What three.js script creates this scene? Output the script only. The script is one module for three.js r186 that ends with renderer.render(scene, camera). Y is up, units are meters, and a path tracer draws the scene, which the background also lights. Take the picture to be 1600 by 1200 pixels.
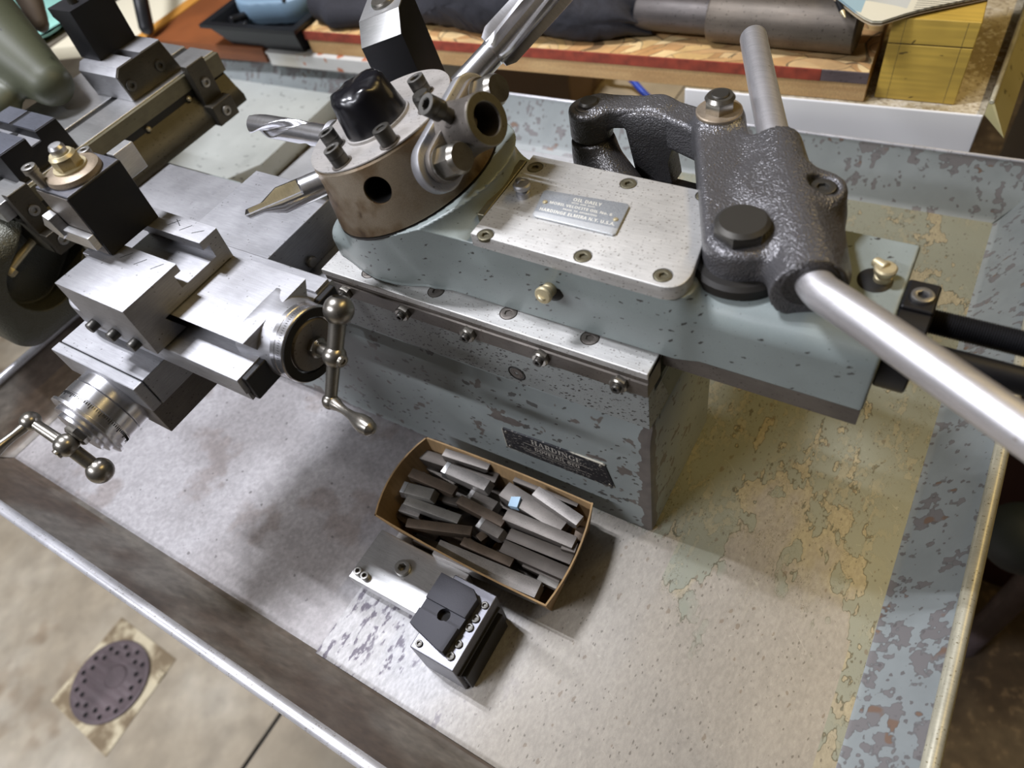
import * as THREE from 'three';
import { RoundedBoxGeometry } from 'three/addons/geometries/RoundedBoxGeometry.js';
import { mergeGeometries, toCreasedNormals } from 'three/addons/utils/BufferGeometryUtils.js';
import { MarchingCubes } from 'three/addons/objects/MarchingCubes.js';
import { RectAreaLightUniformsLib } from 'three/addons/lights/RectAreaLightUniformsLib.js';
import { Brush, Evaluator, SUBTRACTION } from 'three-bvh-csg';

// ---------- camera, lights, exposure ----------
const scene = new THREE.Scene();
const camera = new THREE.PerspectiveCamera(2 * Math.atan(600 / 1109) * 180 / Math.PI, 4 / 3, 0.02, 30);
camera.position.set(0.1033, 0.5, 0.2249);
camera.quaternion.setFromRotationMatrix(new THREE.Matrix4().makeBasis(
  new THREE.Vector3(0.85090398, -0.16411274, -0.49902847),
  new THREE.Vector3(-0.30752445, 0.61454894, -0.72646976),
  new THREE.Vector3(0.42590036, 0.77161947, 0.47245346)));
camera.focus = 0.47; camera.userData.fStop = 6.5;
scene.add(camera);
const renderer = new THREE.WebGLRenderer({ antialias: true });
renderer.toneMapping = THREE.LinearToneMapping;
renderer.toneMappingExposure = 0.8;
renderer.shadowMap.enabled = true;
scene.background = new THREE.Color(0x000000);
RectAreaLightUniformsLib.init();
const LAMPS = [ // x, z, length along x, length along z, colour, intensity, name
  [-0.82, -0.05, 0.32, 0.03, 0xf0f2fb, 680],
  [-0.82, 0.05, 0.32, 0.03, 0xf0f2fb, 680],
  [0.75, -0.85, 0.06, 1.2, 0xffdd92, 62],
  [-1.15, 1.45, 1.25, 0.06, 0xf0f2fb, 310],  // added fill lamp, brightens the bed front and the left floor
];
const FLOOR = -0.8, CEIL = 1.62;

// ---------- small helpers (all shapes are given in millimetres) ----------
let seed = 7;
const rnd = () => { seed = (seed * 1664525 + 1013904223) >>> 0; return seed / 4294967296; };
const rr = (a, b) => a + (b - a) * rnd();
const V = (x, y, z) => new THREE.Vector3(x, y, z);
const A3 = (a) => a.isVector3 ? a.clone() : V(a[0], a[1], a[2]);
const used = {};
function numbered(n) { used[n] = (used[n] ?? -1) + 1; return used[n] ? n + '_' + String(used[n]).padStart(3, '0') : n; }
// a thing: a Group at its base; its parts are given in world millimetres (or local ones if local is set)
function thing(name, label, category, pos = [0, 0, 0], group, local) {
  const o = new THREE.Group(); o.name = numbered(name); o.userData = { label, category };
  if (group) o.userData.group = group;
  o.position.set(pos[0] / 1000, pos[1] / 1000, pos[2] / 1000);
  o.base = local ? [0, 0, 0] : pos; scene.add(o); return o;
}
function struct(name, label) { const o = new THREE.Group(); o.name = name; o.userData = { kind: 'structure', label, category: undefined }; delete o.userData.category; o.base = [0, 0, 0]; scene.add(o); return o; }
function clean(g) {
  let c = g.index ? g.toNonIndexed() : g.clone();
  for (const k of Object.keys(c.attributes)) if (k !== 'position' && k !== 'normal') c.deleteAttribute(k);
  if (!c.attributes.normal) c.computeVertexNormals();
  c.morphAttributes = {}; return c;
}
function triUV(g, keep) {
  const p = g.attributes.position, n = p.count, uv = new Float32Array(n * 2);
  const a = V(), b = V(), c = V();
  for (let i = 0; i < n; i += 3) {
    a.fromBufferAttribute(p, i); b.fromBufferAttribute(p, i + 1); c.fromBufferAttribute(p, i + 2);
    b.sub(a); c.sub(a); b.cross(c);
    const x = Math.abs(b.x), y = Math.abs(b.y), z = Math.abs(b.z);
    for (let k = i; k < i + 3; k++) {
      const X = p.getX(k), Y = p.getY(k), Z = p.getZ(k);
      if (y >= x && y >= z) { uv[2 * k] = X; uv[2 * k + 1] = -Z; }
      else if (x >= z) { uv[2 * k] = Z; uv[2 * k + 1] = Y; }
      else { uv[2 * k] = X; uv[2 * k + 1] = Y; }
    }
  }
  g.setAttribute('uv', new THREE.BufferAttribute(uv, 2));
}
function fin(geos, base = [0, 0, 0], uvf) {
  if (!Array.isArray(geos)) geos = [geos];
  const g = mergeGeometries(geos.map(clean)); g.translate(-base[0], -base[1], -base[2]);
  if (uvf) { const p = g.attributes.position, uv = new Float32Array(p.count * 2); for (let i = 0; i < p.count; i++) { const r = uvf(p.getX(i) + base[0], p.getY(i) + base[1], p.getZ(i) + base[2]); uv[2 * i] = r[0]; uv[2 * i + 1] = r[1]; } g.setAttribute('uv', new THREE.BufferAttribute(uv, 2)); }
  g.scale(.001, .001, .001); if (!uvf) triUV(g); return g;
}
// a part: one named mesh under its thing (or under another part)
function part(parent, name, geos, mat, uvf, label) {
  let root = parent; while (root && root.base === undefined) root = root.parent;
  const m = new THREE.Mesh(fin(geos, root.base, uvf), mat); m.name = parent === scene ? numbered(name) : name; m.castShadow = m.receiveShadow = true;
  if (label) m.userData.label = label;
  parent.add(m); return m;
}
const Q = (d) => new THREE.Quaternion().setFromUnitVectors(V(0, 1, 0), A3(d).normalize());
const place = (g, o, d) => { if (d) g.applyQuaternion(Q(d)); const p = A3(o); g.translate(p.x, p.y, p.z); return g; };
const box = (x0, x1, y0, y1, z0, z1, r = .6, s = 2) => { const w = x1 - x0, h = y1 - y0, d = z1 - z0; const g = new RoundedBoxGeometry(w, h, d, s, Math.min(r, w / 2.01, h / 2.01, d / 2.01)); g.translate((x0 + x1) / 2, (y0 + y1) / 2, (z0 + z1) / 2); return g; };
const shp = (pts) => { const s = new THREE.Shape(); pts.forEach((p, i) => i ? s.lineTo(p[0], p[1]) : s.moveTo(p[0], p[1])); return s; };
// extrusion of an outline: 'xy' along z, 'xz' along y, 'zy' along x
function ext(pts, plane, a, b, bev = .5, seg = 24) {
  const s = Array.isArray(pts) ? shp(pts) : pts;
  const g0 = new THREE.ExtrudeGeometry(s, { depth: b - a - 2 * bev, bevelEnabled: bev > 0, bevelSize: bev, bevelThickness: bev, bevelOffset: -bev, bevelSegments: 2, curveSegments: seg });
  g0.translate(0, 0, bev);
  if (plane === 'xy') g0.translate(0, 0, a);
  if (plane === 'xz') { g0.rotateX(Math.PI / 2); g0.translate(0, b, 0); }
  if (plane === 'zy') { g0.rotateY(-Math.PI / 2); g0.translate(b, 0, 0); }
  return toCreasedNormals(clean(g0), .6);
}
// turned shape: profile of [radius, distance] from the near end to the far one along dir
function lathe(prof, o = [0, 0, 0], d = [0, 1, 0], seg = 40, crease = .55) {
  const g = new THREE.LatheGeometry(prof.map((p) => new THREE.Vector2(Math.max(p[0], 1e-4), p[1])), seg);
  return place(toCreasedNormals(clean(g), crease), o, d);
}
function rod(p, q, r0, r1 = r0, seg = 32, bv = .5) {
  const a = A3(p), d = A3(q).sub(a), L = d.length(); bv = Math.min(bv, L / 3, r0 / 2, r1 / 2);
  return lathe([[0, 0], [r0 - bv, 0], [r0, bv], [r1, L - bv], [r1 - bv, L], [0, L]], a, d, seg);
}
const tubeRing = (r0, r1, h, bv = .4) => [[r1, 0], [r0 - bv, 0], [r0, bv], [r0, h - bv], [r0 - bv, h], [r1 + bv, h], [r1, h - bv], [r1, 0]];
const ball = (c, r, s = 32) => { const g = new THREE.SphereGeometry(r, s, s * .6 | 0); g.translate(...(c.isVector3 ? c.toArray() : c)); return g; };
function hexPts(r, n = 6, ph = 0) { const o = []; for (let i = 0; i < n; i++) { const a = ph + i * 2 * Math.PI / n; o.push([r * Math.cos(a), r * Math.sin(a)]); } return o; }
function hex(o, d, r, h, ph = 0) { // hexagon head with a turned crown
  const g = ext(hexPts(r, 6, ph), 'xz', 0, h * .8, .01);
  const c = lathe([[r * .985, h * .8], [r * .83, h], [0, h]], [0, 0, 0], [0, 1, 0], 36);
  return [place(g, o, d), place(c, o, d)];
}
function circ(r, n = 32) { return hexPts(r, n); }
function holed(outer, holes) { const s = shp(outer); for (const h of holes) s.holes.push(new THREE.Path(h.map((p) => new THREE.Vector2(p[0], p[1])))); return s; }
// socket-head: bushing with a hexagonal hole that has a floor
function socket(o, d, r, h, hr = r * .52, depth = h * .5, ph = .3) {
  const a = ext(holed(circ(r, 28), [hexPts(hr, 6, ph).reverse()]), 'xz', h - depth, h, Math.min(.4, r * .1));
  const b = lathe([[0, 0], [r - .2, 0], [r, .2], [r, h - depth + .02], [0, h - depth + .02]], [0, 0, 0], [0, 1, 0], 28);
  return [place(a, o, d), place(b, o, d)];
}
function loft(rings, close = true, caps = true) { // rings of equally many points (arrays of [x,y,z])
  const n = rings[0].length, pos = [], idx = [];
  for (const r of rings) for (const p of r) pos.push(...(p.isVector3 ? p.toArray() : p));
  for (let i = 0; i + 1 < rings.length; i++) for (let j = 0; j < (close ? n : n - 1); j++) { const a = i * n + j, b = i * n + (j + 1) % n, c = a + n, d = b + n; idx.push(a, b, d, a, d, c); }
  if (caps) for (const [i, f] of [[0, 1], [rings.length - 1, 0]]) { const c = V(); for (const p of rings[i]) c.add(A3(p)); c.multiplyScalar(1 / n); const k = pos.length / 3; pos.push(c.x, c.y, c.z); for (let j = 0; j < n; j++) { const a = i * n + j, b = i * n + (j + 1) % n; f ? idx.push(k, b, a) : idx.push(k, a, b); } }
  const g = new THREE.BufferGeometry(); g.setAttribute('position', new THREE.Float32BufferAttribute(pos, 3)); g.setIndex(idx);
  return toCreasedNormals(g.toNonIndexed(), .7);
}
function pipe(pts, r, seg = 64, rs = 24) {
  const c = new THREE.CatmullRomCurve3(pts.map(A3), false, 'centripetal');
  const g = new THREE.TubeGeometry(c, seg, r, rs, false);
  const a = A3(pts[0]), b = A3(pts[pts.length - 1]);
  return [g, ball(a, r * .995, 20), ball(b, r * .995, 20)];
}
function csg(geo, cutters) {
  const ev = new Evaluator(); ev.attributes = ['position', 'normal']; ev.useGroups = false;
  let b = new Brush(clean(geo)); b.updateMatrixWorld();
  for (const c of cutters) { const k = new Brush(clean(c)); k.updateMatrixWorld(); b = ev.evaluate(b, k, SUBTRACTION); b.updateMatrixWorld(); }
  return b.geometry;
}
const hole = (o, d, r, L, seg = 32) => lathe([[0, 0], [r, 0], [r, L], [0, L]], o, d, seg);
// smooth castings: a distance field meshed by marching cubes
const smin = (a, b, k) => { const h = Math.max(k - Math.abs(a - b), 0) / k; return Math.min(a, b) - h * h * k * .25; };
const capd = (p, a, b, ra, rb = ra) => { const ax = p[0] - a[0], ay = p[1] - a[1], az = p[2] - a[2], bx = b[0] - a[0], by = b[1] - a[1], bz = b[2] - a[2]; const t = Math.min(1, Math.max(0, (ax * bx + ay * by + az * bz) / (bx * bx + by * by + bz * bz))); return Math.hypot(ax - bx * t, ay - by * t, az - bz * t) - (ra + (rb - ra) * t); };
function field(f, c, half, res) {
  const H = Array.isArray(half) ? half : [half, half, half];
  const mc = new MarchingCubes(res, new THREE.MeshBasicMaterial(), false, false, 400000); mc.isolation = 0;
  for (let k = 0; k < res; k++) for (let j = 0; j < res; j++) for (let i = 0; i < res; i++) {
    const h = res / 2; mc.field[k * res * res + j * res + i] = -f([c[0] + (i - h) / h * H[0], c[1] + (j - h) / h * H[1], c[2] + (k - h) / h * H[2]]);
  }
  mc.update();
  const g = new THREE.BufferGeometry(), n = mc.count;
  g.setAttribute('position', new THREE.BufferAttribute(mc.positionArray.slice(0, n * 3), 3));
  g.setAttribute('normal', new THREE.BufferAttribute(mc.normalArray.slice(0, n * 3), 3));
  const nn = g.attributes.normal; for (let i = 0; i < n; i++) { const x = nn.getX(i) / H[0], y = nn.getY(i) / H[1], z = nn.getZ(i) / H[2], l = Math.hypot(x, y, z) || 1; nn.setXYZ(i, x / l, y / l, z / l); }
  { const p = g.attributes.position; for (let i = 0; i < p.count; i++) p.setXYZ(i, p.getX(i) * H[0], p.getY(i) * H[1], p.getZ(i) * H[2]); }
  g.translate(...c);
  return g;
}
// ---------- textures ----------
function hash(x, y, s) { let h = (x * 374761393 + y * 668265263 + s * 974634541) | 0; h = Math.imul(h ^ (h >>> 13), 1274126177); h ^= h >>> 16; return (h >>> 0) / 4294967296; }
function noise(x, y, p, s, py = p) { // value noise repeating every p (and py) cells
  const xi = Math.floor(x), yi = Math.floor(y), fx = x - xi, fy = y - yi, u = fx * fx * (3 - 2 * fx), v = fy * fy * (3 - 2 * fy);
  const m = (k, q) => ((k % q) + q) % q, x0 = m(xi, p), x1 = m(xi + 1, p), y0 = m(yi, py), y1 = m(yi + 1, py);
  const a = hash(x0, y0, s), b = hash(x1, y0, s), c = hash(x0, y1, s), d = hash(x1, y1, s);
  return a + (b - a) * u + (c - a) * v + (a - b - c + d) * u * v;
}
function fbm(u, v, f, o, s) { let r = 0, w = .5, t = 0; for (let i = 0; i < o; i++) { r += w * noise(u * f, v * f, f, s + i); t += w; w *= .55; f *= 2; } return r / t; }
const sm = (a, b, x) => { const t = Math.min(1, Math.max(0, (x - a) / (b - a))); return t * t * (3 - 2 * t); };
const mix3 = (a, b, t) => [a[0] + (b[0] - a[0]) * t, a[1] + (b[1] - a[1]) * t, a[2] + (b[2] - a[2]) * t];
const scl = (a, k) => [a[0] * k, a[1] * k, a[2] * k];
function tex(w, h, f, metres, srgb = true) {
  const d = new Uint8Array(w * h * 4);
  for (let y = 0; y < h; y++) for (let x = 0; x < w; x++) { const c = f((x + .5) / w, (y + .5) / h), k = (y * w + x) * 4; d[k] = Math.min(255, Math.max(0, c[0])); d[k + 1] = Math.min(255, Math.max(0, c[1])); d[k + 2] = Math.min(255, Math.max(0, c[2])); d[k + 3] = 255; }
  const t = new THREE.DataTexture(d, w, h, THREE.RGBAFormat); t.wrapS = t.wrapT = THREE.RepeatWrapping; t.magFilter = THREE.LinearFilter; t.minFilter = THREE.LinearMipmapLinearFilter; t.generateMipmaps = true;
  if (srgb) t.colorSpace = THREE.SRGBColorSpace;
  if (metres) t.repeat.set(1 / metres, 1 / metres);
  t.needsUpdate = true; return t;
}
const grey = (v) => [v, v, v];
const std = (o) => new THREE.MeshStandardMaterial(o);
const phys = (o) => new THREE.MeshPhysicalMaterial(o);
// scattered small marks: returns depth 0..1 of a mark and its random value
function marks(u, v, f, s, prob, size, stretch = 1) {
  const x = u * f, y = v * f, xi = Math.floor(x), yi = Math.floor(y); let best = 0;
  for (let j = -1; j <= 1; j++) for (let i = -1; i <= 1; i++) {
    const a = (((xi + i) % f) + f) % f, b = (((yi + j) % f) + f) % f;
    if (hash(a, b, s) > prob) continue;
    const cx = xi + i + hash(a, b, s + 1), cy = yi + j + hash(a, b, s + 2), r = size * (.25 + hash(a, b, s + 3)), an = hash(a, b, s + 4) * 1.2 - .2;
    const dx = x - cx, dy = y - cy, p = (dx * Math.cos(an) + dy * Math.sin(an)) / stretch, q = -dx * Math.sin(an) + dy * Math.cos(an);
    const d = 1 - Math.hypot(p, q) / r + (noise(u * f * 6, v * f * 6, f * 6, s + 9) - .5) * .9;
    if (d > best) best = d;
  }
  return best;
}
function paintTex(base, size, s, chip, amount) {
  return tex(1024, 1024, (u, v) => {
    const n = fbm(u, v, 6, 4, s); let c = scl(base, .93 + .14 * n);
    c = mix3(c, scl(base, .8), sm(.62, .8, fbm(u, v, 4, 3, s + 20)) * .5);
    const d1 = marks(u, v, 60, s + 50, amount, .2, 2.2), d2 = marks(u, v, 20, s + 70, amount * .3, .13, 1.9), d3 = marks(u, v, 130, s + 90, amount * .8, .2);
    const e2 = sm(.05, .12, d2), e1 = sm(.05, .15, d1);
    if (d2 > .1 && hash(Math.floor(u * 20), Math.floor(v * 20), s + 3) > .5) c = mix3(c, scl(base, 1.0 - .55 * (d2 < .3 ? 1 : 0)), e2); // lifted ring
    else c = mix3(c, chip, e2 * .85);
    c = mix3(c, scl(chip, .75), e1 * .9); c = mix3(c, chip, sm(.1, .3, d3) * .55);
    return scl(c, .97 + .06 * hash(Math.floor(u * 1024), Math.floor(v * 1024), s));
  }, size);
}
function steelTex(size, s, base, spread, speck, spc) {
  return tex(512, 512, (u, v) => {
    let k = 1 + spread * (fbm(u, v, 5, 4, s) - .5) + .07 * (noise(u * 20, v * 220, 20, s + 3, 220) - .5) + .05 * (hash(Math.floor(u * 512), Math.floor(v * 512), s + 8) - .5);
    let c = scl(base, k); const d = marks(u, v, 48, s + 11, speck, .16, 1.6); return mix3(c, spc, sm(.05, .25, d) * .8);
  }, size);
}
const fine = tex(256, 256, (u, v) => grey(255 * (.5 + .5 * (fbm(u, v, 40, 2, 3) - .5) + .3 * (hash(u * 256 | 0, v * 256 | 0, 5) - .5))), .03, false);
const castBump = tex(512, 512, (u, v) => grey(255 * (.45 * fbm(u, v, 24, 3, 13) + .55 * noise(u * 90, v * 90, 90, 17))), .06, false);
const M = {};
M.paint = std({ map: paintTex([137, 144, 147], .2, 1, [66, 64, 62], .22), roughness: .42 });
M.bed = std({ map: tex(1400, 430, (u, v) => { const x = -460 + u * 460, y = v * 140, W = v * .304;
  const n = fbm(u, W, 14, 4, 801), g = fbm(u, W, 60, 3, 803), h = fbm(u, W, 26, 4, 805); let c = scl([138, 145, 144], .95 + .14 * n);
  const d = Math.max(marks(u, W, 90, 807, .2, .2, 2), marks(u, W, 44, 809, .09, .2, 2)); c = mix3(c, [72, 70, 68], sm(.05, .18, d) * .85);
  const edge = Math.max(0, 1 - -x / 9) * .55 + Math.max(0, 1 - -x / 26) * .16; const patch = Math.max(0, 1 - Math.hypot((x + 112) / 26, (y - 82 - (x + 112) * .12) / 6.5)) * .5 + Math.max(0, 1 - Math.hypot((x + 40) / 14, (y - 78) / 3.4)) * .35 + Math.max(0, 1 - y / 6) * .2;
  return mix3(c, mix3([84, 78, 76], [112, 106, 100], g), sm(.66, .69, .5 * g + .5 * h + edge + patch)); }), roughness: .4 });
M.paintClean = std({ map: paintTex([136, 145, 143], .2, 3, [70, 68, 66], .07), roughness: .36 });
M.paintDull = std({ map: paintTex([144, 148, 146], .16, 5, [72, 68, 66], .5), roughness: .5 });
M.paintGreen = std({ map: paintTex([112, 116, 100], .3, 9, [80, 82, 72], .12), roughness: .5 });
M.steel = std({ map: steelTex(.12, 21, [164, 164, 167], .24, .05, [96, 94, 92]), metalness: .92, roughness: .54 });
M.steelSpeck = std({ map: steelTex(.1, 31, [200, 199, 196], .2, .42, [120, 114, 108]), metalness: .55, roughness: .5 });
M.steelBright = std({ map: steelTex(.08, 41, [222, 222, 226], .1, .02, [150, 150, 150]), metalness: .95, roughness: .24 });
M.steelDark = std({ map: steelTex(.1, 51, [112, 106, 100], .3, .25, [62, 56, 50]), metalness: .6, roughness: .5 });
M.olive = std({ map: steelTex(.12, 61, [118, 113, 94], .25, .1, [80, 74, 60]), metalness: .7, roughness: .45 });
M.rod = phys({ map: steelTex(.15, 71, [214, 212, 214], .1, .01, [160, 150, 140]), metalness: .85, roughness: .44 });
M.rust = std({ color: 0xe4ddd0, map: tex(512, 512, (u, v) => {
  const n = fbm(u, v, 5, 5, 81), m = fbm(u, v, 16, 3, 91); let c = mix3([158, 148, 134], [118, 98, 74], sm(.35, .68, n));
  c = mix3(c, [70, 54, 40], sm(.58, .74, n * .6 + m * .4) * .8); c = mix3(c, [176, 168, 156], sm(.6, .8, fbm(u, v, 8, 2, 99)) * .4);
  return scl(c, .92 + .16 * hash(u * 512 | 0, v * 512 | 0, 4)); }, .11), metalness: .45, roughness: .48 });
M.discTop = std({ map: steelTex(.1, 35, [176, 172, 168], .2, .25, [112, 106, 98]), metalness: .5, roughness: .5 });
M.cast = std({ color: 0x5f5e60, roughness: .32, metalness: .4, bumpMap: castBump, bumpScale: .0006 });
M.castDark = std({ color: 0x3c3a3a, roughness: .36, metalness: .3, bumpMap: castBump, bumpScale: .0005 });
M.black = std({ color: 0x1d1d20, roughness: .45, metalness: .35, bumpMap: fine, bumpScale: .00006 });
M.blackMatte = std({ color: 0x3a3a40, roughness: .6, metalness: .3, bumpMap: fine, bumpScale: .00008 });
M.oxide = std({ color: 0x55534f, roughness: .4, metalness: .7 });
M.socketRim = std({ map: steelTex(.03, 77, [150, 148, 144], .3, .1, [90, 86, 80]), metalness: .8, roughness: .35 });
M.grime = std({ color: 0x1c1915, roughness: .6 });
M.nutOld = std({ map: steelTex(.04, 78, [150, 146, 138], .3, .15, [92, 86, 76]), metalness: .9, roughness: .3 });
M.brassy = std({ map: steelTex(.04, 79, [196, 184, 150], .3, .1, [130, 112, 76]), metalness: .55, roughness: .42 });
M.washer = std({ map: steelTex(.04, 80, [152, 138, 120], .4, .3, [104, 88, 68]), metalness: .5, roughness: .5 });
M.rubber = phys({ color: 0x0d0d14, roughness: .32, clearcoat: .5, clearcoatRoughness: .25 });
M.saddle = std({ map: steelTex(.15, 87, [66, 63, 54], .5, .35, [30, 28, 24]), metalness: .35, roughness: .46 });
M.darkSteel = std({ map: steelTex(.1, 88, [78, 74, 66], .3, .15, [40, 38, 32]), metalness: .7, roughness: .42 });
M.plate = std({ map: steelTex(.09, 83, [206, 206, 206], .14, .02, [150, 150, 150]), metalness: .92, roughness: .36 });
M.card = std({ map: tex(256, 256, (u, v) => scl([150, 122, 84], .86 + .2 * fbm(u, v, 8, 4, 15) + .1 * (noise(u * 60, v * 4, 60, 16, 4) - .5)), .1), roughness: .85 });
M.yellow = std({ map: tex(512, 512, (u, v) => { let c = scl([196, 164, 74], .86 + .2 * fbm(u, v, 4, 3, 25) + .12 * (noise(u * 4, v * 50, 4, 26, 50) - .5)); return mix3(c, [92, 74, 36], sm(.25, .45, marks(u, v, 9, 27, .12, .1, 5)) * .9); }, .12), roughness: .45 });
M.osb = std({ map: tex(1024, 512, (u, v) => {
  let c = [206, 170, 112];
  for (let k = 0; k < 3; k++) { const f = 9 + k * 5, a = fbm(u, v, 5, 2, 33 + k) * 6; const x = u * f * 2 * Math.cos(k) + v * f * .7 + a, y = v * f + a * .6; const h = hash(((Math.floor(x) % 64) + 64) % 64, ((Math.floor(y) % 64) + 64) % 64, 40 + k); if (h > .55) { const ed = Math.min(x - Math.floor(x), 1 - x + Math.floor(x)); c = scl(mix3([224, 196, 144], [180, 134, 84], hash(Math.floor(x) & 63, Math.floor(y) & 63, 50 + k)), ed < .06 ? .6 : 1); } }
  return scl(c, .88 + .22 * fbm(u, v, 24, 3, 44)); }, .35), roughness: .75 });
M.redEdge = std({ map: tex(256, 64, (u, v) => scl([146, 62, 42], .75 + .4 * fbm(u, v, 16, 3, 46)), .12), roughness: .8 });
M.pine = std({ map: tex(512, 256, (u, v) => scl(mix3([214, 182, 130], [168, 128, 82], fbm(u, v * .5, 3, 3, 55) * .6 + .35 * noise(u * 5 + fbm(u, v, 4, 2, 58) * 3, v * 60, 5, 56, 60)), .9 + .15 * hash(u * 512 | 0, v * 256 | 0, 3)), .25), roughness: .7 });
M.desk = std({ map: tex(256, 256, (u, v) => scl([120, 68, 34], .85 + .3 * fbm(u, v, 6, 3, 65)), .4), roughness: .5 });
M.deskEdge = std({ color: 0xb98238, roughness: .5 });
M.white = std({ map: tex(1024, 512, (u, v) => { let c = scl([206, 205, 200], .93 + .1 * fbm(u, v, 5, 3, 67)); const d = sm(.5, .75, fbm(u, v, 6, 4, 68)); c = mix3(c, [166, 150, 118], d * .35); return mix3(c, [176, 92, 54], sm(.7, .74, fbm(u, v, 22, 3, 70)) * sm(.5, .6, fbm(u, v, 5, 2, 69)) * .8); }, .5), roughness: .4 });
M.whiteDirt = std({ map: tex(1024, 1024, (u, v) => { const a = fbm(u, v, 5, 4, 71), b = fbm(u, v, 60, 3, 72); let c = mix3([190, 180, 158], [140, 126, 94], sm(.38, .66, a)); c = mix3(c, [220, 216, 208], sm(.56, .7, fbm(u, v, 60, 3, 75)) * .5); return mix3(c, [104, 86, 66], sm(.55, .72, fbm(u, v, 110, 3, 72)) * .4); }, .3), roughness: .6 });
M.benchSide = std({ map: tex(512, 512, (u, v) => mix3(scl([168, 160, 116], .9 + .2 * fbm(u, v, 4, 3, 73)), [88, 82, 58], sm(.15, .5, marks(u, v, 24, 74, .35, .25, 2)) * .7), .25), roughness: .55 });
M.fabric = std({ map: tex(512, 512, (u, v) => scl([43, 43, 49], .8 + .3 * fbm(u, v, 6, 3, 76) + .15 * noise(u * 120, v * 120, 120, 7)), .15), roughness: .9 });
M.pipe = std({ color: 0xb4b0ac, map: steelTex(.15, 84, [142, 134, 124], .35, .25, [84, 76, 66]), metalness: .55, roughness: .5 });
M.plastic = std({ color: 0x17181b, roughness: .4 });
M.blue = std({ color: 0x7d97ac, roughness: .45 });
M.teal = phys({ color: 0xa2dccf, roughness: .35, clearcoat: .4 });
M.tan = std({ map: tex(256, 256, (u, v) => scl([172, 156, 128], .9 + .2 * fbm(u, v, 6, 3, 85)), .3), roughness: .8 });
M.maroon = std({ color: 0x3a1c1a, roughness: .5 });
M.concrete = std({ map: tex(1024, 1024, (u, v) => { const a = fbm(u, v, 4, 5, 86), b = fbm(u, v, 40, 3, 87); let c = mix3([190, 182, 166], [158, 146, 126], sm(.3, .7, a)); c = mix3(c, [108, 88, 66], sm(.62, .78, fbm(u, v, 9, 4, 88)) * .5); return scl(c, .9 + .2 * b); }, 1.2), roughness: .75 });
M.concreteBrown = std({ map: tex(1024, 1024, (u, v) => { const a = fbm(u, v, 6, 5, 186), b = fbm(u, v, 60, 3, 187); let c = mix3([112, 96, 72], [72, 58, 42], sm(.3, .7, a)); c = mix3(c, [140, 118, 86], sm(.62, .8, b) * .4); return scl(c, .85 + .3 * b); }, .8), roughness: .7 });
M.wall = std({ color: 0x5a564e, roughness: .9 });
M.ceil = std({ color: 0xd8d6d0, roughness: .9 });
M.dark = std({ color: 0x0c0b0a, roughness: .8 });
M.iron = std({ map: steelTex(.2, 89, [98, 86, 88], .35, .3, [70, 60, 58]), metalness: .2, roughness: .6 });
M.mortar = std({ map: tex(256, 256, (u, v) => mix3([206, 194, 164], [128, 112, 88], sm(.35, .7, fbm(u, v, 6, 4, 93))), .2), roughness: .9 });
M.bare = std({ map: tex(1024, 1024, (u, v) => { // pan metal on the left: worn grey
  const a = fbm(u, v, 5, 4, 94), b = fbm(u, v, 150, 3, 95); let c = mix3([154, 151, 152], [130, 126, 126], sm(.35, .7, a)); c = mix3(c, [104, 92, 86], sm(.6, .75, fbm(u, v, 10, 4, 96)) * .4); c = mix3(c, [80, 76, 76], sm(.1, .4, marks(u, v, 60, 97, .07, .2)) * .7); return scl(c, .87 + .24 * b + .04 * hash(u * 1024 | 0, v * 1024 | 0, 2)); }, .4), roughness: .48, metalness: .15 });
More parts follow.
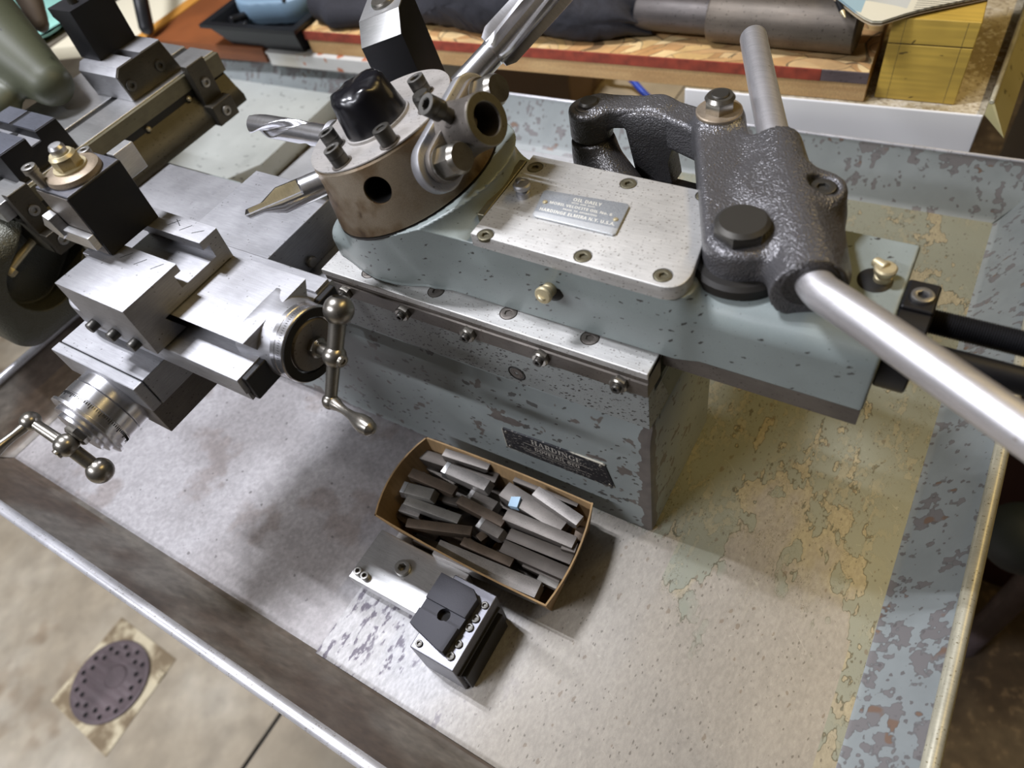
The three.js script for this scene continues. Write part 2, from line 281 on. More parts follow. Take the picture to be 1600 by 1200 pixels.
// the pan's sheet: painted at the back and right, worn to bare metal and stained in front
M.pan = std({ map: tex(1536, 2048, (u, v) => {
  const x = -181 + u * 341, z = 196 - v * 630; // millimetres
  const U = u, W = v * 630 / 341 * .5, f = fbm(U, W, 8, 5, 101), g = fbm(U, W, 44, 4, 103), q = fbm(U, W, 230, 3, 105), e = fbm(U, W, 90, 4, 106);
  const paint = scl([142, 145, 132], .95 + .1 * f), bareM = scl([156, 150, 140], .9 + .16 * q + .1 * (f - .5) + .05 * (hash(u * 1536 | 0, v * 2048 | 0, 6) - .5)), beige = scl([166, 157, 132], .9 + .18 * q);
  let wear = sm(-95, 60, z + 260 * (f - .5) - Math.max(0, x - 90) * .6); if (x < 20) wear = Math.max(wear, sm(-20, 12, z)); if (x > 146) wear *= .5;
  const ed = g * .5 + f * .5, th = .615 - .2 * sm(0, 1, wear);
  const flake = sm(th, th + .008, ed), rim = sm(th - .016, th - .004, ed) * (1 - sm(th + .002, th + .014, ed));
  let c = mix3(paint, mix3(beige, bareM, sm(.3, .8, wear)), flake); c = mix3(c, bareM, sm(.55, .92, wear));
  c = mix3(c, [86, 82, 68], rim * .7 * (1 - sm(.6, .9, wear)));
  const ln = Math.min(Math.abs(e - .52), Math.abs(e - .6) * 1.2) , lw = sm(.35, .6, fbm(U, W, 12, 3, 115)); c = mix3(c, [92, 88, 72], (1 - sm(.004, .011, ln)) * .6 * lw * (1 - sm(.7, .95, wear))); c = mix3(c, beige, sm(.6, .61, e) * .55 * lw * (1 - wear));
  const spots = marks(U, W, 130, 107, .2, .22), sp2 = marks(U, W, 60, 109, .1, .2, 1.3);
  c = mix3(c, [90, 84, 76], sm(.1, .35, spots) * .6); c = mix3(c, [112, 98, 82], sm(.1, .3, sp2) * .5);
  const wz = sm(60, 110, z) * sm(-20, -110, x); c = mix3(c, scl([192, 192, 196], .84 + .26 * q), wz * .8);
  const oil = sm(.56, .7, fbm(U, W, 90, 4, 111)) * sm(.46, .6, fbm(U, W, 12, 3, 112)) * wz; c = mix3(c, [92, 86, 98], oil * .85);
  const sc = Math.abs(noise(u * 120 + v * 220, v * 22, 1400, 113) - .5) < .004 ? .3 : 0; c = mix3(c, [206, 200, 186], sc);
  return c; }), roughness: .42, metalness: .12 });
function wallTex(s, dir) { return tex(2048, 256, (u, v) => { // u along the wall, v up
  const a = fbm(u, v * .066, 40, 4, s), b = fbm(u, v * .066, 120, 3, s + 3);
  let c = scl([138, 144, 144], .93 + .12 * a); const w = a * .45 + b * .55 + (s === 121 ? .15 * sm(.5, .95, u) - .055 : .1 * sm(.85, .97, u) + .07 * sm(.75, .95, v) - .05); const t = sm(.57, .59, w);
  c = mix3(c, mix3([116, 113, 113], [118, 96, 82], sm(.72, .8, fbm(u, v * .066, 60, 2, s + 5))), t); c = mix3(c, [84, 80, 80], sm(.55, .57, w) * (1 - sm(.58, .6, w)) * .5);
  const d = marks(u, v * .066, 110, s + 9, .25, .22); return mix3(c, [96, 92, 92], sm(.1, .25, d) * .8); }); }
M.wallRight = std({ map: wallTex(121, 1), roughness: .4 });
M.wallBack = std({ map: wallTex(131, 1), roughness: .45 });
M.wallFront = std({ map: tex(1024, 128, (u, v) => { const a = fbm(u, v * .12, 10, 4, 141), b = fbm(u, v * .12, 120, 3, 143); let c = mix3([122, 116, 108], [92, 80, 70], sm(.35, .65, a)); return scl(c, .82 + .32 * b); }), roughness: .5, metalness: .1 });
M.rim = std({ map: steelTex(.1, 151, [190, 190, 194], .3, .35, [120, 112, 104]), metalness: .4, roughness: .35 });
M.rimWorn = std({ map: steelTex(.1, 153, [188, 184, 164], .35, .4, [112, 102, 76]), metalness: .3, roughness: .4 });
function canvasTex(w, h, draw) { const c = document.createElement('canvas'); c.width = w; c.height = h; draw(c.getContext('2d')); const t = new THREE.CanvasTexture(c); t.colorSpace = THREE.SRGBColorSpace; return t; }
M.oilPlate = std({ map: canvasTex(640, 320, (g) => {
  g.fillStyle = '#a0a5ab'; g.fillRect(0, 0, 640, 320); for (let i = 0; i < 2600; i++) { g.fillStyle = hash(i, 1, 2) > .5 ? 'rgba(70,74,82,.35)' : 'rgba(210,212,214,.4)'; g.fillRect(hash(i, 2, 2) * 640, hash(i, 3, 2) * 320, 2 + hash(i, 4, 2) * 9, 2); }
  g.fillStyle = '#eeece2'; g.textAlign = 'center'; g.textBaseline = 'middle';
  g.font = 'bold 46px sans-serif'; g.fillText('OIL DAILY', 350, 62); g.font = 'bold 22px sans-serif'; g.fillText('WITH  ONE  SHOT', 330, 100);
  g.font = 'bold 38px sans-serif'; g.fillText('MOBIL VELOCITE OIL No. 6', 320, 140, 520); g.font = 'bold 24px sans-serif'; g.fillText('PRIOR  TO  OPERATING', 330, 182);
  g.font = 'bold 44px sans-serif'; g.fillText('HARDINGE ELMIRA N.Y. U.S.A.', 320, 226, 580); g.fillStyle = 'rgba(222,222,220,.5)'; g.fillRect(0, 262, 640, 58); }), metalness: .5, roughness: .42 });
M.namePlate = std({ map: canvasTex(768, 224, (g) => {
  g.fillStyle = '#26262a'; g.fillRect(0, 0, 768, 224); g.strokeStyle = '#b9b4a4'; g.lineWidth = 7; g.strokeRect(3, 3, 762, 218);
  g.fillStyle = '#a9a49a'; g.textAlign = 'center'; g.textBaseline = 'middle'; g.font = 'bold 62px serif'; g.fillText('HARDINGE', 384, 58); g.fillRect(150, 92, 470, 4);
  g.font = 'bold 46px sans-serif'; g.fillText('DOVETAIL BED', 384, 122, 420); g.fillRect(120, 150, 500, 4); g.font = '22px sans-serif'; g.fillText('HARDINGE BROTHERS INC. ELMIRA N.Y. U.S.A.', 384, 176, 560);
  for (let i = 0; i < 700; i++) { g.fillStyle = hash(i, 1, 5) > .45 ? 'rgba(30,30,34,.85)' : 'rgba(176,170,158,.7)'; g.fillRect(hash(i, 2, 5) * 768, hash(i, 3, 5) * 224, 3 + hash(i, 4, 5) * 14, 2 + hash(i, 5, 5) * 3); } }), roughness: .5, metalness: .2 });
M.news = std({ map: canvasTex(512, 512, (g) => {
  g.fillStyle = '#cfcbb8'; g.fillRect(0, 0, 512, 512); g.fillStyle = '#b9bbb6'; g.fillRect(0, 110, 250, 330); g.fillStyle = '#8fa9b2'; g.fillRect(0, 60, 110, 190); g.fillStyle = '#7a7c7c'; g.fillRect(40, 300, 190, 46); g.fillStyle = '#e0dccb'; g.fillRect(120, 200, 90, 70);
  g.fillStyle = '#97958d'; g.fillRect(0, 380, 512, 22); g.fillStyle = '#6b6962'; for (let r = 0; r < 22; r++) g.fillRect(272, 60 + r * 14, 180 + hash(r, 1, 9) * 40, 4); }), roughness: .7 });
// ---------- lights ----------
LAMPS.forEach(([x, z, lx, lz, col, inten], i) => {
  const L = new THREE.RectAreaLight(col, inten, lx, lz); L.position.set(x, CEIL - .075, z); L.lookAt(x, -5, z);
  if (lx > lz ? false : false) L.rotateZ(0); scene.add(L);
  const f = thing('ceiling_lamp', ['rear tube of the pair of cool ceiling lamps above the lathe', 'front tube of the pair of cool ceiling lamps above the lathe', 'warm ceiling lamp right of the lathe', 'added cool fill lamp over the floor in front of the lathe'][i], 'lamp', [x * 1000, CEIL * 1000 - 70, z * 1000]);
  const w = lx * 500, d = lz * 500, Y = CEIL * 1000;
  part(f, 'housing', box(x * 1000 - w, x * 1000 + w, Y - 70, Y, z * 1000 - d, z * 1000 + d, 4), M.ceil);
  part(f, 'tube_diffuser', box(x * 1000 - w + 4, x * 1000 + w - 4, Y - 74, Y - 69, z * 1000 - d + 4, z * 1000 + d - 4, 1), std({ color: 0xffffff, emissive: col, emissiveIntensity: 3 }));
});
// ---------- room shell ----------
const F = FLOOR * 1000, C = CEIL * 1000;
{
  const fl = struct('floor', 'worn grey-brown concrete workshop floor with a straight joint');
  part(fl, 'slab', box(-4000, -627, F - 60, F, -3000, 3000, 3), M.concrete);
  part(fl, 'slab', box(-620, 90, F - 60, F, -3000, 3000, 3), M.concrete);
  part(fl, 'slab', box(93, 3000, F - 60, F, -3000, 3000, 3), M.concreteBrown, null, 'dark brown slab');  // darker and browner than the other slabs
  part(fl, 'joint', box(-628, -619, F - 60, F - 7, -3000, 3000, .5), M.dark);
  const w = (n, a) => part(struct(n, 'plain pale workshop wall'), 'wall_face', box(...a, 1), M.wall);
  w('wall_left', [-4080, -4000, F, C, -3000, 3000]); w('wall_right', [3000, 3080, F, C, -3000, 3000]);
  w('wall_back', [-4080, 3080, F, C, -3080, -3000]); w('wall_front', [-4080, 3080, F, C, 3000, 3080]);
  part(struct('ceiling', 'white workshop ceiling'), 'ceiling_panel', box(-4080, 3080, C, C + 80, -3080, 3080, 1), M.ceil);
}
// ---------- floor drain ----------
{
  const cx = -974, cz = 383, y = F;
  const d = thing('floor_drain', 'round perforated iron drain cover set in pale mortar in the concrete floor', 'drain', [cx, y, cz]);
  part(d, 'mortar_patch', ext([[-1062, 285], [-885, 288], [-872, 478], [-1060, 468]], 'xz', y, y + 2, .5), M.mortar);
  const hs = []; for (let i = 0; i < 13; i++) for (const r of [66, 54]) { const a = (i + (r < 60 ? .5 : 0)) * 2 * Math.PI / 13; hs.push(circ(4.6, 10).map((p) => [p[0] + r * Math.cos(a), p[1] + r * Math.sin(a)]).reverse()); }
  const cov = ext(holed(circ(79, 48), hs), 'xz', y + 3, y + 8, 1); cov.translate(cx, 0, cz);
  part(d, 'cover', cov, M.iron);
  part(d, 'boss', lathe([[0, 0], [24, 0], [20, 3], [0, 4]], [cx + 6, y + 7.5, cz - 12]), M.iron);
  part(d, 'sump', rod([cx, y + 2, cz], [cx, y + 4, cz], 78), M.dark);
  part(d, 'latch', [box(cx + 74, cx + 92, y + 2, y + 5, cz - 66, cz - 44, 1), box(cx + 77, cx + 89, y + 4, y + 7, cz - 58, cz - 52, 1)], M.mortar);
}
// ---------- chip pan ----------
const backZ = (x) => -425 - .0364 * x;
{
  const t = thing('chip_pan', 'grey painted sheet steel chip pan with flared sides and chipped paint under the lathe', 'chip pan', [-220, -8, -110]);
  part(t, 'sheet', box(-594, 160, -8, -3, -434, 198, .3), M.bare);
  const fp = part(t, 'floor_plate', ext([[-181, 194], [158, 194], [158, -431], [-181, -419]], 'xz', -3.2, 0, .4), M.pan, (x, y, z) => [(x + 181) / 341, (196 - z) / 630], 'raised floor plate with flaking grey-green paint');
  const prof = [[-4, -2.5], [0, 0], [2, 1], [5, 4.5], [33, 41], [34.5, 45]];
  const wall = (name, c0, c1, mat, uvf) => { // corner functions give the point for (out, up)
    const inn = prof.map(([o, h]) => [c0(o, h), c1(o, h)]), out = prof.map(([o, h]) => [c0(o + 2, h - 1.5), c1(o + 2, h - 1.5)]).reverse(), all = inn.concat(out);
    const g = loft([all.map((p) => p[0]), all.map((p) => p[1])]); return part(t, name, toCreasedNormals(g, 1.1), mat, uvf);
  };
  wall('front_wall', (o, h) => [-592 - o, h, 196 + o], (o, h) => [158 + o, h, 196 + o], M.wallFront, (x, y) => [(x + 620) / 830, y / 46]);
  wall('right_wall', (o, h) => [158 + o, h, 196 + o], (o, h) => [158 + o, h, backZ(158) - o], M.wallRight, (x, y, z) => [(z + 470) / 700, y / 46]);
  wall('back_wall', (o, h) => [158 + o, h, backZ(158) - o], (o, h) => [-1100 - o, h, backZ(-1100) - o], M.wallBack, (x, y) => [(x + 640) / 850, y / 46]);
  wall('left_wall', (o, h) => [-592 - o, h, -90], (o, h) => [-592 - o, h, 196 + o], M.wallFront, (x, y, z) => [z / 830, y / 46]);
  part(t, 'front_rim', rod([-628, 44, 233], [194, 44, 233], 4.6), M.rim, null, 'rolled front edge worn to bright metal');
  part(t, 'right_rim', [rod([195, 44, 233], [195, 44, backZ(195) - 37], 4.6), box(197.5, 200, 30, 44, backZ(195) - 36, 236, .6)], M.rimWorn, null, 'rolled right edge with speckled worn paint');
  part(t, 'back_rim', rod([195, 45, backZ(195) - 36], [-1130, 45, backZ(-1130) - 36], 1.8), M.rim);
  part(t, 'left_rim', rod([-628, 44, 233], [-628, 44, -90], 4), M.rim);
  // raised cover on the left at the back
  part(t, 'raised_deck', ext([[-645, -250], [-652, backZ(-652) - 14], [-1100, backZ(-1100) - 14], [-1100, -60], [-760, -60]], 'xz', -3, 24, 1), std({ map: M.pan.map && paintTex([176, 180, 176], .3, 211, [120, 120, 118], .08), roughness: .4 }), null, 'pale grey raised deck');
  part(t, 'deck_floor', box(-640, -181, -8, -2.6, -425, -120, .3), std({ map: steelTex(.2, 213, [200, 202, 206], .15, .05, [140, 140, 140]), metalness: .5, roughness: .4 }), null, 'bright bare metal floor');
}
// ---------- lathe bed ----------
{
  const t = thing('lathe_bed', 'blue-grey cast lathe bed with chipped paint and a black nameplate', 'lathe bed', [-400, 0, -56]);
  const prof = [[0, 0], [0, 112], [-1, 121], [-4.5, 129], [-4.6, 135.5], [-108, 135.5], [-113, 128], [-113, 0]];
  part(t, 'casting', ext(prof, 'zy', -900, 0, 4), M.bed, (x, y, z) => [(x < -.5 ? x : z) / 460 + 1, y / 140]);
  part(t, 'dovetail_way', ext([[-2, 165], [-12, 150], [-12, 135], [-70, 135], [-70, 150], [-80, 165]], 'zy', -900, -30, .5), M.steel, null, 'machined dovetail way');
  part(t, 'dovetail_end', ext([[-6, 136], [-31, 128], [-57, 133], [-66, 168], [-20, 170]], 'zy', -31, -.6, .4), M.paintGreen);
  const np = part(t, 'nameplate', ext([[-120.5, 44.5], [-119, 43.5], [-29.5, 46.5], [-28.5, 48], [-34.5, 74], [-36, 75.2], [-119, 70.2], [-120.5, 68.5]], 'xy', -.2, 1.1, .2), M.namePlate, (x, y) => [(x + 120.5) / 92, (y - 43.5) / 31], 'black nameplate with pale raised lettering');
  for (const [x, y] of [[-117, 66.5], [-38, 71.5], [-32, 49.5], [-117, 47]]) part(np, 'rivet', lathe([[0, 0], [1.6, 0], [1.2, .8], [0, 1.1]], [x, y, .9], [0, 0, 1], 14), M.nutOld);
}
// ---------- turret saddle with its gib strip ----------
{
  const t = thing('turret_saddle', 'painted saddle on the bed with bright top strip, five lock nuts and four flush screws', 'saddle', [-120, 136, -56]);
  part(t, 'saddle_body', ext([[-1.2, 136.4], [.4, 138], [.6, 171.6], [-8, 171.6], [-8, 166], [-78, 166], [-78, 136.4], [-66, 136.4], [-56, 164.5], [-18, 164.5], [-30, 136.4]], 'zy', -240, -.3, .4), M.paintDull);
  part(t, 'front_gib', ext([[2.2, 172], [2.2, 183], [1.2, 183.8], [1.2, 188.6], [.2, 190.6], [-12, 191.6], [-16, 191.6], [-16, 172]], 'zy', -241, 0, .25), M.steelDark, null, 'narrow front edge of the gib');
  const sx = [[-205.9, -8.4], [-151.3, -10], [-96.7, -10.7], [-41.4, -11]];
  const top = csg(box(-242.5, 0, 187, 192.2, -88, 1.6, .8), sx.map(([x, z]) => hole([x, 190.6, z], [0, 1, 0], 5.8, 6)));
  part(t, 'top_strip', top, M.steelSpeck, null, 'bright speckled top strip');
  for (const [x, z] of sx) { const s = part(t, 'screw', socket([x, 190, z], [0, 1, 0], 5.3, 2.4, 2.5, 1.6), M.steelDark); part(s, 'socket_fill', rod([x, 190, z], [x, 190.9, z], 2.5, 2.5, 12), M.brassy); }
  for (const [x, y] of [[-224.6, 178.4], [-173.3, 178.3], [-121, 179], [-67.8, 179.8], [-16.8, 179.8]]) {
    const n = part(t, 'lock_nut', hex([x, y - 1, 2], [0, 0, 1], 5.6, 4.6, .3), M.nutOld);
    part(n, 'set_screw', socket([x, y - 1, 5], [0, 0, 1], 3, 4.2, 1.5, 2), M.oxide);
  }
  const p = part(t, 'adjusting_plug', lathe(tubeRing(6.6, 5.4, 1.2), [-92.5, 148, -.2], [0, 0, 1]), M.grime);
  part(p, 'plug_head', socket([-92.5, 148, -.4], [0, 0, 1], 5, 1.3, 1.4, 1), M.steelDark);
}
// ---------- turret slide ----------
{
  const t = thing('turret_slide', 'long grey painted turret slide on the saddle with a bolted steel cover plate', 'slide', [-60, 193, -50]);
  part(t, 'slide_base', ext([[-18, 179.5], [-17, 192.8], [-86, 192.8], [-85, 179.5]], 'zy', .6, 104.6, .4), M.steelDark, null, 'bare dark metal lower edge');
  const ti = .2827, n = V(-Math.sin(ti), Math.cos(ti), .082).normalize(), T = V(-192.8, 283.3, -50.1), U = T.clone().addScaledVector(n, -42.5), lo = [-189, 196, -50];
  const bx2 = (p, x0, x1, y0, y1, z0, z1, r) => { const a = Math.abs(p[0] - (x0 + x1) / 2) - (x1 - x0) / 2 + r, b = Math.abs(p[1] - (y0 + y1) / 2) - (y1 - y0) / 2 + r, c = Math.abs(p[2] - (z0 + z1) / 2) - (z1 - z0) / 2 + r; return Math.min(Math.max(a, b, c), 0) + Math.hypot(Math.max(a, 0), Math.max(b, 0), Math.max(c, 0)) - r; };
  const slide = field((p) => {
    const A = Math.max(bx2([p[0], 0, p[2]], -260, 15, -9, 9, -87.5, -13.2 - (241 - p[1]) * .075, 7), p[1] - 240.8);
    const zz = p[2] + 32, yy = p[1] - 221, R = 15.2; // rear part, soft front shoulder
    const sh = zz > 0 && yy > 0 ? Math.hypot(zz, yy) - R : Math.max(zz - R, yy - R - .05 * Math.max(0, -zz - 20)); const B = Math.max(sh, -91.5 - p[2]);
    let d = smin(Math.max(A, -180 - p[0]), B, 12);
    d = Math.max(d, -150 - p[0]);
    const foot = bx2(p, -243, -140, 180, 213, -88, -15.5, 9);
    const top = (p[0] - U.x) * n.x + (p[1] - U.y) * n.y + (p[2] - U.z) * n.z;
    const k = (p[1] - lo[1]) / (U.y - lo[1]), cx = lo[0] + (U.x - lo[0]) * k, cz = lo[2] + (U.z - lo[2]) * k, rad = 45 + 11.4 * Math.pow(Math.max(0, Math.min(1.5, k)), .8);
    const s = Math.max((Math.hypot((p[0] - cx) * (1 - .05 * k), p[2] - cz) - rad) * .96, top);
    d = smin(d, foot, 6); d = Math.max(smin(d, s, 20), top > 0 && p[0] < -112 ? top : -99);
    return Math.max(d, 193 - p[1], p[0] - 105.2);
  }, [-70, 226, -50], [182, 46, 66], 168);
  part(t, 'slide_body', slide, M.paintClean);
  part(t, 'seam_ring', (() => { const g = lathe([[54, -2.2], [57.4, -2], [57.6, -.8], [54, -.6]]); g.applyQuaternion(Q(n)); const c = T.clone().addScaledVector(n, -41.2); g.translate(c.x, c.y, c.z); return g; })(), M.grime);
  // cover plate
  const cs = [[-105.5, -76.5], [-46, -79], [-2.5, -81.5], [-102, -13.5], [-43, -16.3], [.8, -17.2]];
  const out = new THREE.Shape(); out.moveTo(-111, -11.5); out.lineTo(2, -9.5); out.quadraticCurveTo(14, -10, 13.5, -24); out.lineTo(7, -70); out.quadraticCurveTo(5, -84, -8, -85.5); out.lineTo(-113, -87.5); out.lineTo(-111, -11.5);
  const cp = part(t, 'cover_plate', csg(ext(out, 'xz', 241, 250, .6), cs.map(([x, z]) => hole([x, 248.6, z], [0, 1, 0], 5.1, 6))), M.steelSpeck, null, 'flat speckled steel cover plate');
  for (const [x, z] of cs) part(cp, 'screw', socket([x, 248, z], [0, 1, 0], 4.6, 2.1, 2.1, 1.4), M.olive);
  part(t, 'edge_strip', (() => { const g = box(-2.5, 2.5, 243, 249.6, -27, 27, .8); g.rotateY(.04); g.translate(-115.6, 0, -55); return g; })(), M.olive, null, 'olive strip along the left edge of the cover');
  const op = part(t, 'instruction_plate', ext((() => { const a = [[-84, -35], [-33.6, -35.2], [-36.8, -61], [-88.6, -57.5]], o = []; a.forEach((p, i) => { const q = a[(i + 1) % 4], r = a[(i + 3) % 4], m = (u, k) => { const l = Math.hypot(u[0] - p[0], u[1] - p[1]); return [p[0] + (u[0] - p[0]) * k / l, p[1] + (u[1] - p[1]) * k / l]; }; o.push(m(r, 4), m(r, 1.4), m(q, 1.4), m(q, 4)); }); return o; })(), 'xz', 250.3, 251.5, .25), M.oilPlate, (x, y, z) => { const s = (-z - 35 - .03 * (x + 60)) / 25; return [(x + 84 + 4.2 * s) / 50.5, s]; }, 'small riveted instruction plate with raised lettering');
  for (const [x, z] of [[-82.5, -47.5], [-38.5, -46.5]]) part(op, 'rivet', lathe([[0, 0], [1.6, 0], [1.3, .8], [0, 1.2]], [x, 251.3, z], [0, 1, 0], 14), M.brassy);
  const oiler = (o, d, mat, lip) => { const g = part(t, 'oil_cup', lathe([[0, 0], [4.2, 0], [4.2, 3.4], [3, 4], [3, 5.4], [5, 6], [5.2, 8.2], [4.4, 9], [0, 9.2]], o, d), mat); const l = V(lip[0], lip[1], lip[2]); const c = A3(o).addScaledVector(A3(d).normalize(), 7.6); part(g, 'lid_tab', rod(c, c.clone().add(l), 3.2, 2.4), mat); };
  oiler([-98.5, 250, -50.5], [0, 1, 0], M.steel, [-4, 0, -3]);
  oiler([-64, 223, -12], [0, .25, 1], M.brassy, [-1, -3, 0]);
  oiler([94, 236.4, -63], [0, 1, 0], M.brassy, [-6, 0, -4]);
  part(t, 'grime_ring', lathe([[0, 0], [8.5, 0], [6, 1.2], [0, 1.4]], [-64, 222.5, -13.5], [0, .25, 1]), M.grime, null, 'black oily grime around the side oil cup');
  part(t, 'grime_ring', lathe([[0, 0], [9, 0], [7, 1.2], [0, 1.4]], [91, 236.2, -62.5]), M.grime, null, 'black oily grime around the end oil cup');
  part(t, 'pivot_ring', lathe(tubeRing(25, 10, 9, 2), [29, 235.6, -49]), M.grime);
  // index stop at the right end
  const col = part(t, 'stop_collar', [rod([105, 214, -46], [119.5, 214, -46], 22, 22, 40, 1), box(105, 119.5, 214, 237.5, -68, -48, 1.5)], M.black, null, 'black clamp collar');
  part(col, 'clamp_screw', socket([112.7, 236, -57], [0, 1, 0], 5, 3.4, 2.6, 2.4), M.socketRim);
  const rib = []; for (let i = 0; i < 62; i++) { const x = 120 + i * 1.1; rib.push([6.2, x - 120], [5.6, x - 119.45]); }
  part(t, 'stop_rod', lathe([[0, 0], ...rib, [0, 69]], [119, 221, -60], [1, 0, 0], 28), M.black);
  part(t, 'stop_rod', rod([119, 214, -44], [260, 214, -44], 6.5), M.black);
  part(t, 'stop_rod', rod([188, 221, -60], [270, 221, -60], 7), M.black);
  part(t, 'stop_rod', [rod([119, 207, -40], [152, 207, -38], 3.5), ...hex([150, 207, -38], [1, 0, 0], 6, 8)], M.black);
}
// ---------- turret head ----------
const TI = .2827, TN = V(-Math.sin(TI), Math.cos(TI), .082).normalize(), TT = V(-192.8, 283.3, -50.1);
const TE1 = V(-1, 0, 0).addScaledVector(TN, -TN.dot(V(-1, 0, 0))).normalize(), TE2 = TN.clone().cross(TE1);
const AL = Math.atan(8.8 / 41);
const trad = (d) => TE1.clone().multiplyScalar(Math.cos(d * Math.PI / 180)).addScaledVector(TE2, Math.sin(d * Math.PI / 180));
const tsurf = (d, h) => TT.clone().addScaledVector(TN, -h).addScaledVector(trad(d), 48.3 + 8.8 * h / 41);
const tnorm = (d) => trad(d).multiplyScalar(Math.cos(AL)).addScaledVector(TN, Math.sin(AL));
const basisQ = (x, y) => { const Y = y.clone().normalize(), X = x.clone().addScaledVector(Y, -x.dot(Y)).normalize(); return new THREE.Quaternion().setFromRotationMatrix(new THREE.Matrix4().makeBasis(X, Y, X.clone().cross(Y))); };
{
  const t = thing('tool_turret', 'round six-station turret with rust-brown flank, black rubber cap and socket screws on top', 'turret', [TT.x, TT.y, TT.z], undefined, true);
  t.quaternion.copy(basisQ(TE1, TN)); // local x = towards the headstock, y = axis, z = -TE2
  const loc = (d) => { const a = d * Math.PI / 180; return V(Math.cos(a), 0, -Math.sin(a)); };
  const sl = (d, h) => loc(d).multiplyScalar(48.3 + 8.8 * h / 41).add(V(0, -h, 0)), nl = (d) => loc(d).multiplyScalar(Math.cos(AL)).add(V(0, Math.sin(AL), 0));
  const cut = []; for (const d of [118, 0, 58, 178, 238, 298]) { const n = nl(d), p = sl(d, d === 118 ? 16 : 13); cut.push(hole(p.clone().addScaledVector(n, -32), n, 8.3, 40)); }
  const body = csg(lathe([[0, -41], [57.1, -41], [57.1, -40], [48.9, -2.2], [47.8, -1], [47.8, -.5], [0, -.5]], [0, 0, 0], [0, 1, 0], 80, .4), cut);
  part(t, 'turret_body', body, M.rust);
  part(t, 'top_disc', lathe([[0, -.6], [48.2, -.6], [48.6, -.1], [48.4, .5], [46.5, .8], [0, .8]], [0, 0, 0], [0, 1, 0], 80), M.discTop);
  part(t, 'bore_shade_sleeve', (() => { const n = nl(118), p = sl(118, 16); return lathe([[7.6, 0], [8.28, 0], [8.28, 29], [7.6, 29], [7.6, 0]], p.clone().addScaledVector(n, -31), n, 40); })(), M.dark);  // near-black sleeve colours in the shade inside the open bore
  // rubber cap, dented
  const cap = clean(lathe([[0, 0], [20, 0], [20.2, 1], [19.8, 6], [18, 18], [17.2, 22], [15.4, 24.6], [11, 25.6], [0, 25]].flatMap((p, i, a) => i + 1 < a.length ? [p, [(p[0] + a[i + 1][0]) / 2, (p[1] + a[i + 1][1]) / 2]] : [p]), [0, 0, 0], [0, 1, 0], 96, 2));
  { const p = cap.attributes.position; for (let i = 0; i < p.count; i++) { const x = p.getX(i), y = p.getY(i), z = p.getZ(i), k = sm(15, 26, y), q = fbm(x * .03 + 3, z * .03 + y * .02 + 3, 4, 3, 301) - .5; p.setXYZ(i, x * (1 + q * .09 * k), y + q * 2.8 * k, z * (1 + q * .09 * k)); } cap.computeVertexNormals(); }
  cap.translate(-3.5, .8, -4.5);
  const cg = part(t, 'rubber_cap', toCreasedNormals(cap, 1.2), M.rubber, null, 'crumpled black rubber cap');
  part(t, 'cap_flange', lathe([[0, 0], [21.6, 0], [21.4, 1.6], [19, 2], [0, 2]], [-3.5, .8, -4.5], [0, 1, 0], 48), M.discTop);
  const sc = [[18.5, -24, 0], [-4, -41.5, 0], [-33, -26.5, 1], [-24.5, 19.5, 0], [-40.5, 3.4, 2]];
  for (const [x, z, k] of sc) {
    const h = k === 0 ? socket([x, 1.2, z], [0, 1, 0], 5.2, 10, 2.9, 5, rnd()) : k === 1 ? socket([x, 1.2, z], [0, 1, 0], 5.2, 9.5, 2.6, 1) : [...hex([x, 1.2, z], [0, 1, 0], 5.6, 9)];
    part(t, k === 2 ? 'hex_bolt' : 'cap_screw', h, M.oxide, null);
    part(t, 'screw_seat', lathe(tubeRing(6.6, 5, .8, .2), [x, .6, z], [0, 1, 0], 24), M.steelDark);
    if (k === 0) part(t, 'screw_rim', lathe(tubeRing(5.15, 3.1, .5, .1), [x, 10.9, z], [0, 1, 0], 28), M.socketRim);
  }
}
function stationGroup(name, label, cat, az, h) { const p = tsurf(az, h), t = thing(name, label, cat, [p.x, p.y, p.z], undefined, true); t.quaternion.copy(basisQ(TN, tnorm(az))); return t; } // local y points out of the station, x along the turret axis
{ // twist drill
  const t = stationGroup('twist_drill', 'bright twist drill pointing left from the turret', 'drill', -2, 10.5);
  const rings = [], L0 = 26, L1 = 86; const N = 64;
  for (let i = 0; i <= 48; i++) { const s = i / 48, y = L0 + (L1 - L0) * s, tw = s * 3.4 + 2.3, f = sm(0, .14, s), r = []; for (let j = 0; j < N; j++) { const a = j * 2 * Math.PI / N, c = sm(.15, .95, Math.cos(2 * (a - tw))); const R = 7.8 - f * 4.8 * c; r.push([R * Math.cos(a), y, R * Math.sin(a)]); } rings.push(r); }
  rings.push(rings[48].map((p) => [p[0] * .45, L1 + 2.6, p[2] * .45]));
  part(t, 'fluted_body', toCreasedNormals(loft(rings), .95), M.steelBright);
  part(t, 'shank', rod([0, -25, 0], [0, L0 + .5, 0], 7.8), M.steelBright);
  part(t, 'bushing', lathe(tubeRing(11.6, 7.9, 6), [0, -.5, 0]), M.steel);
  part(t, 'bushing_seat', lathe(tubeRing(12.4, 7.9, 2.6), [0, -2.6, 0]), M.grime);
}
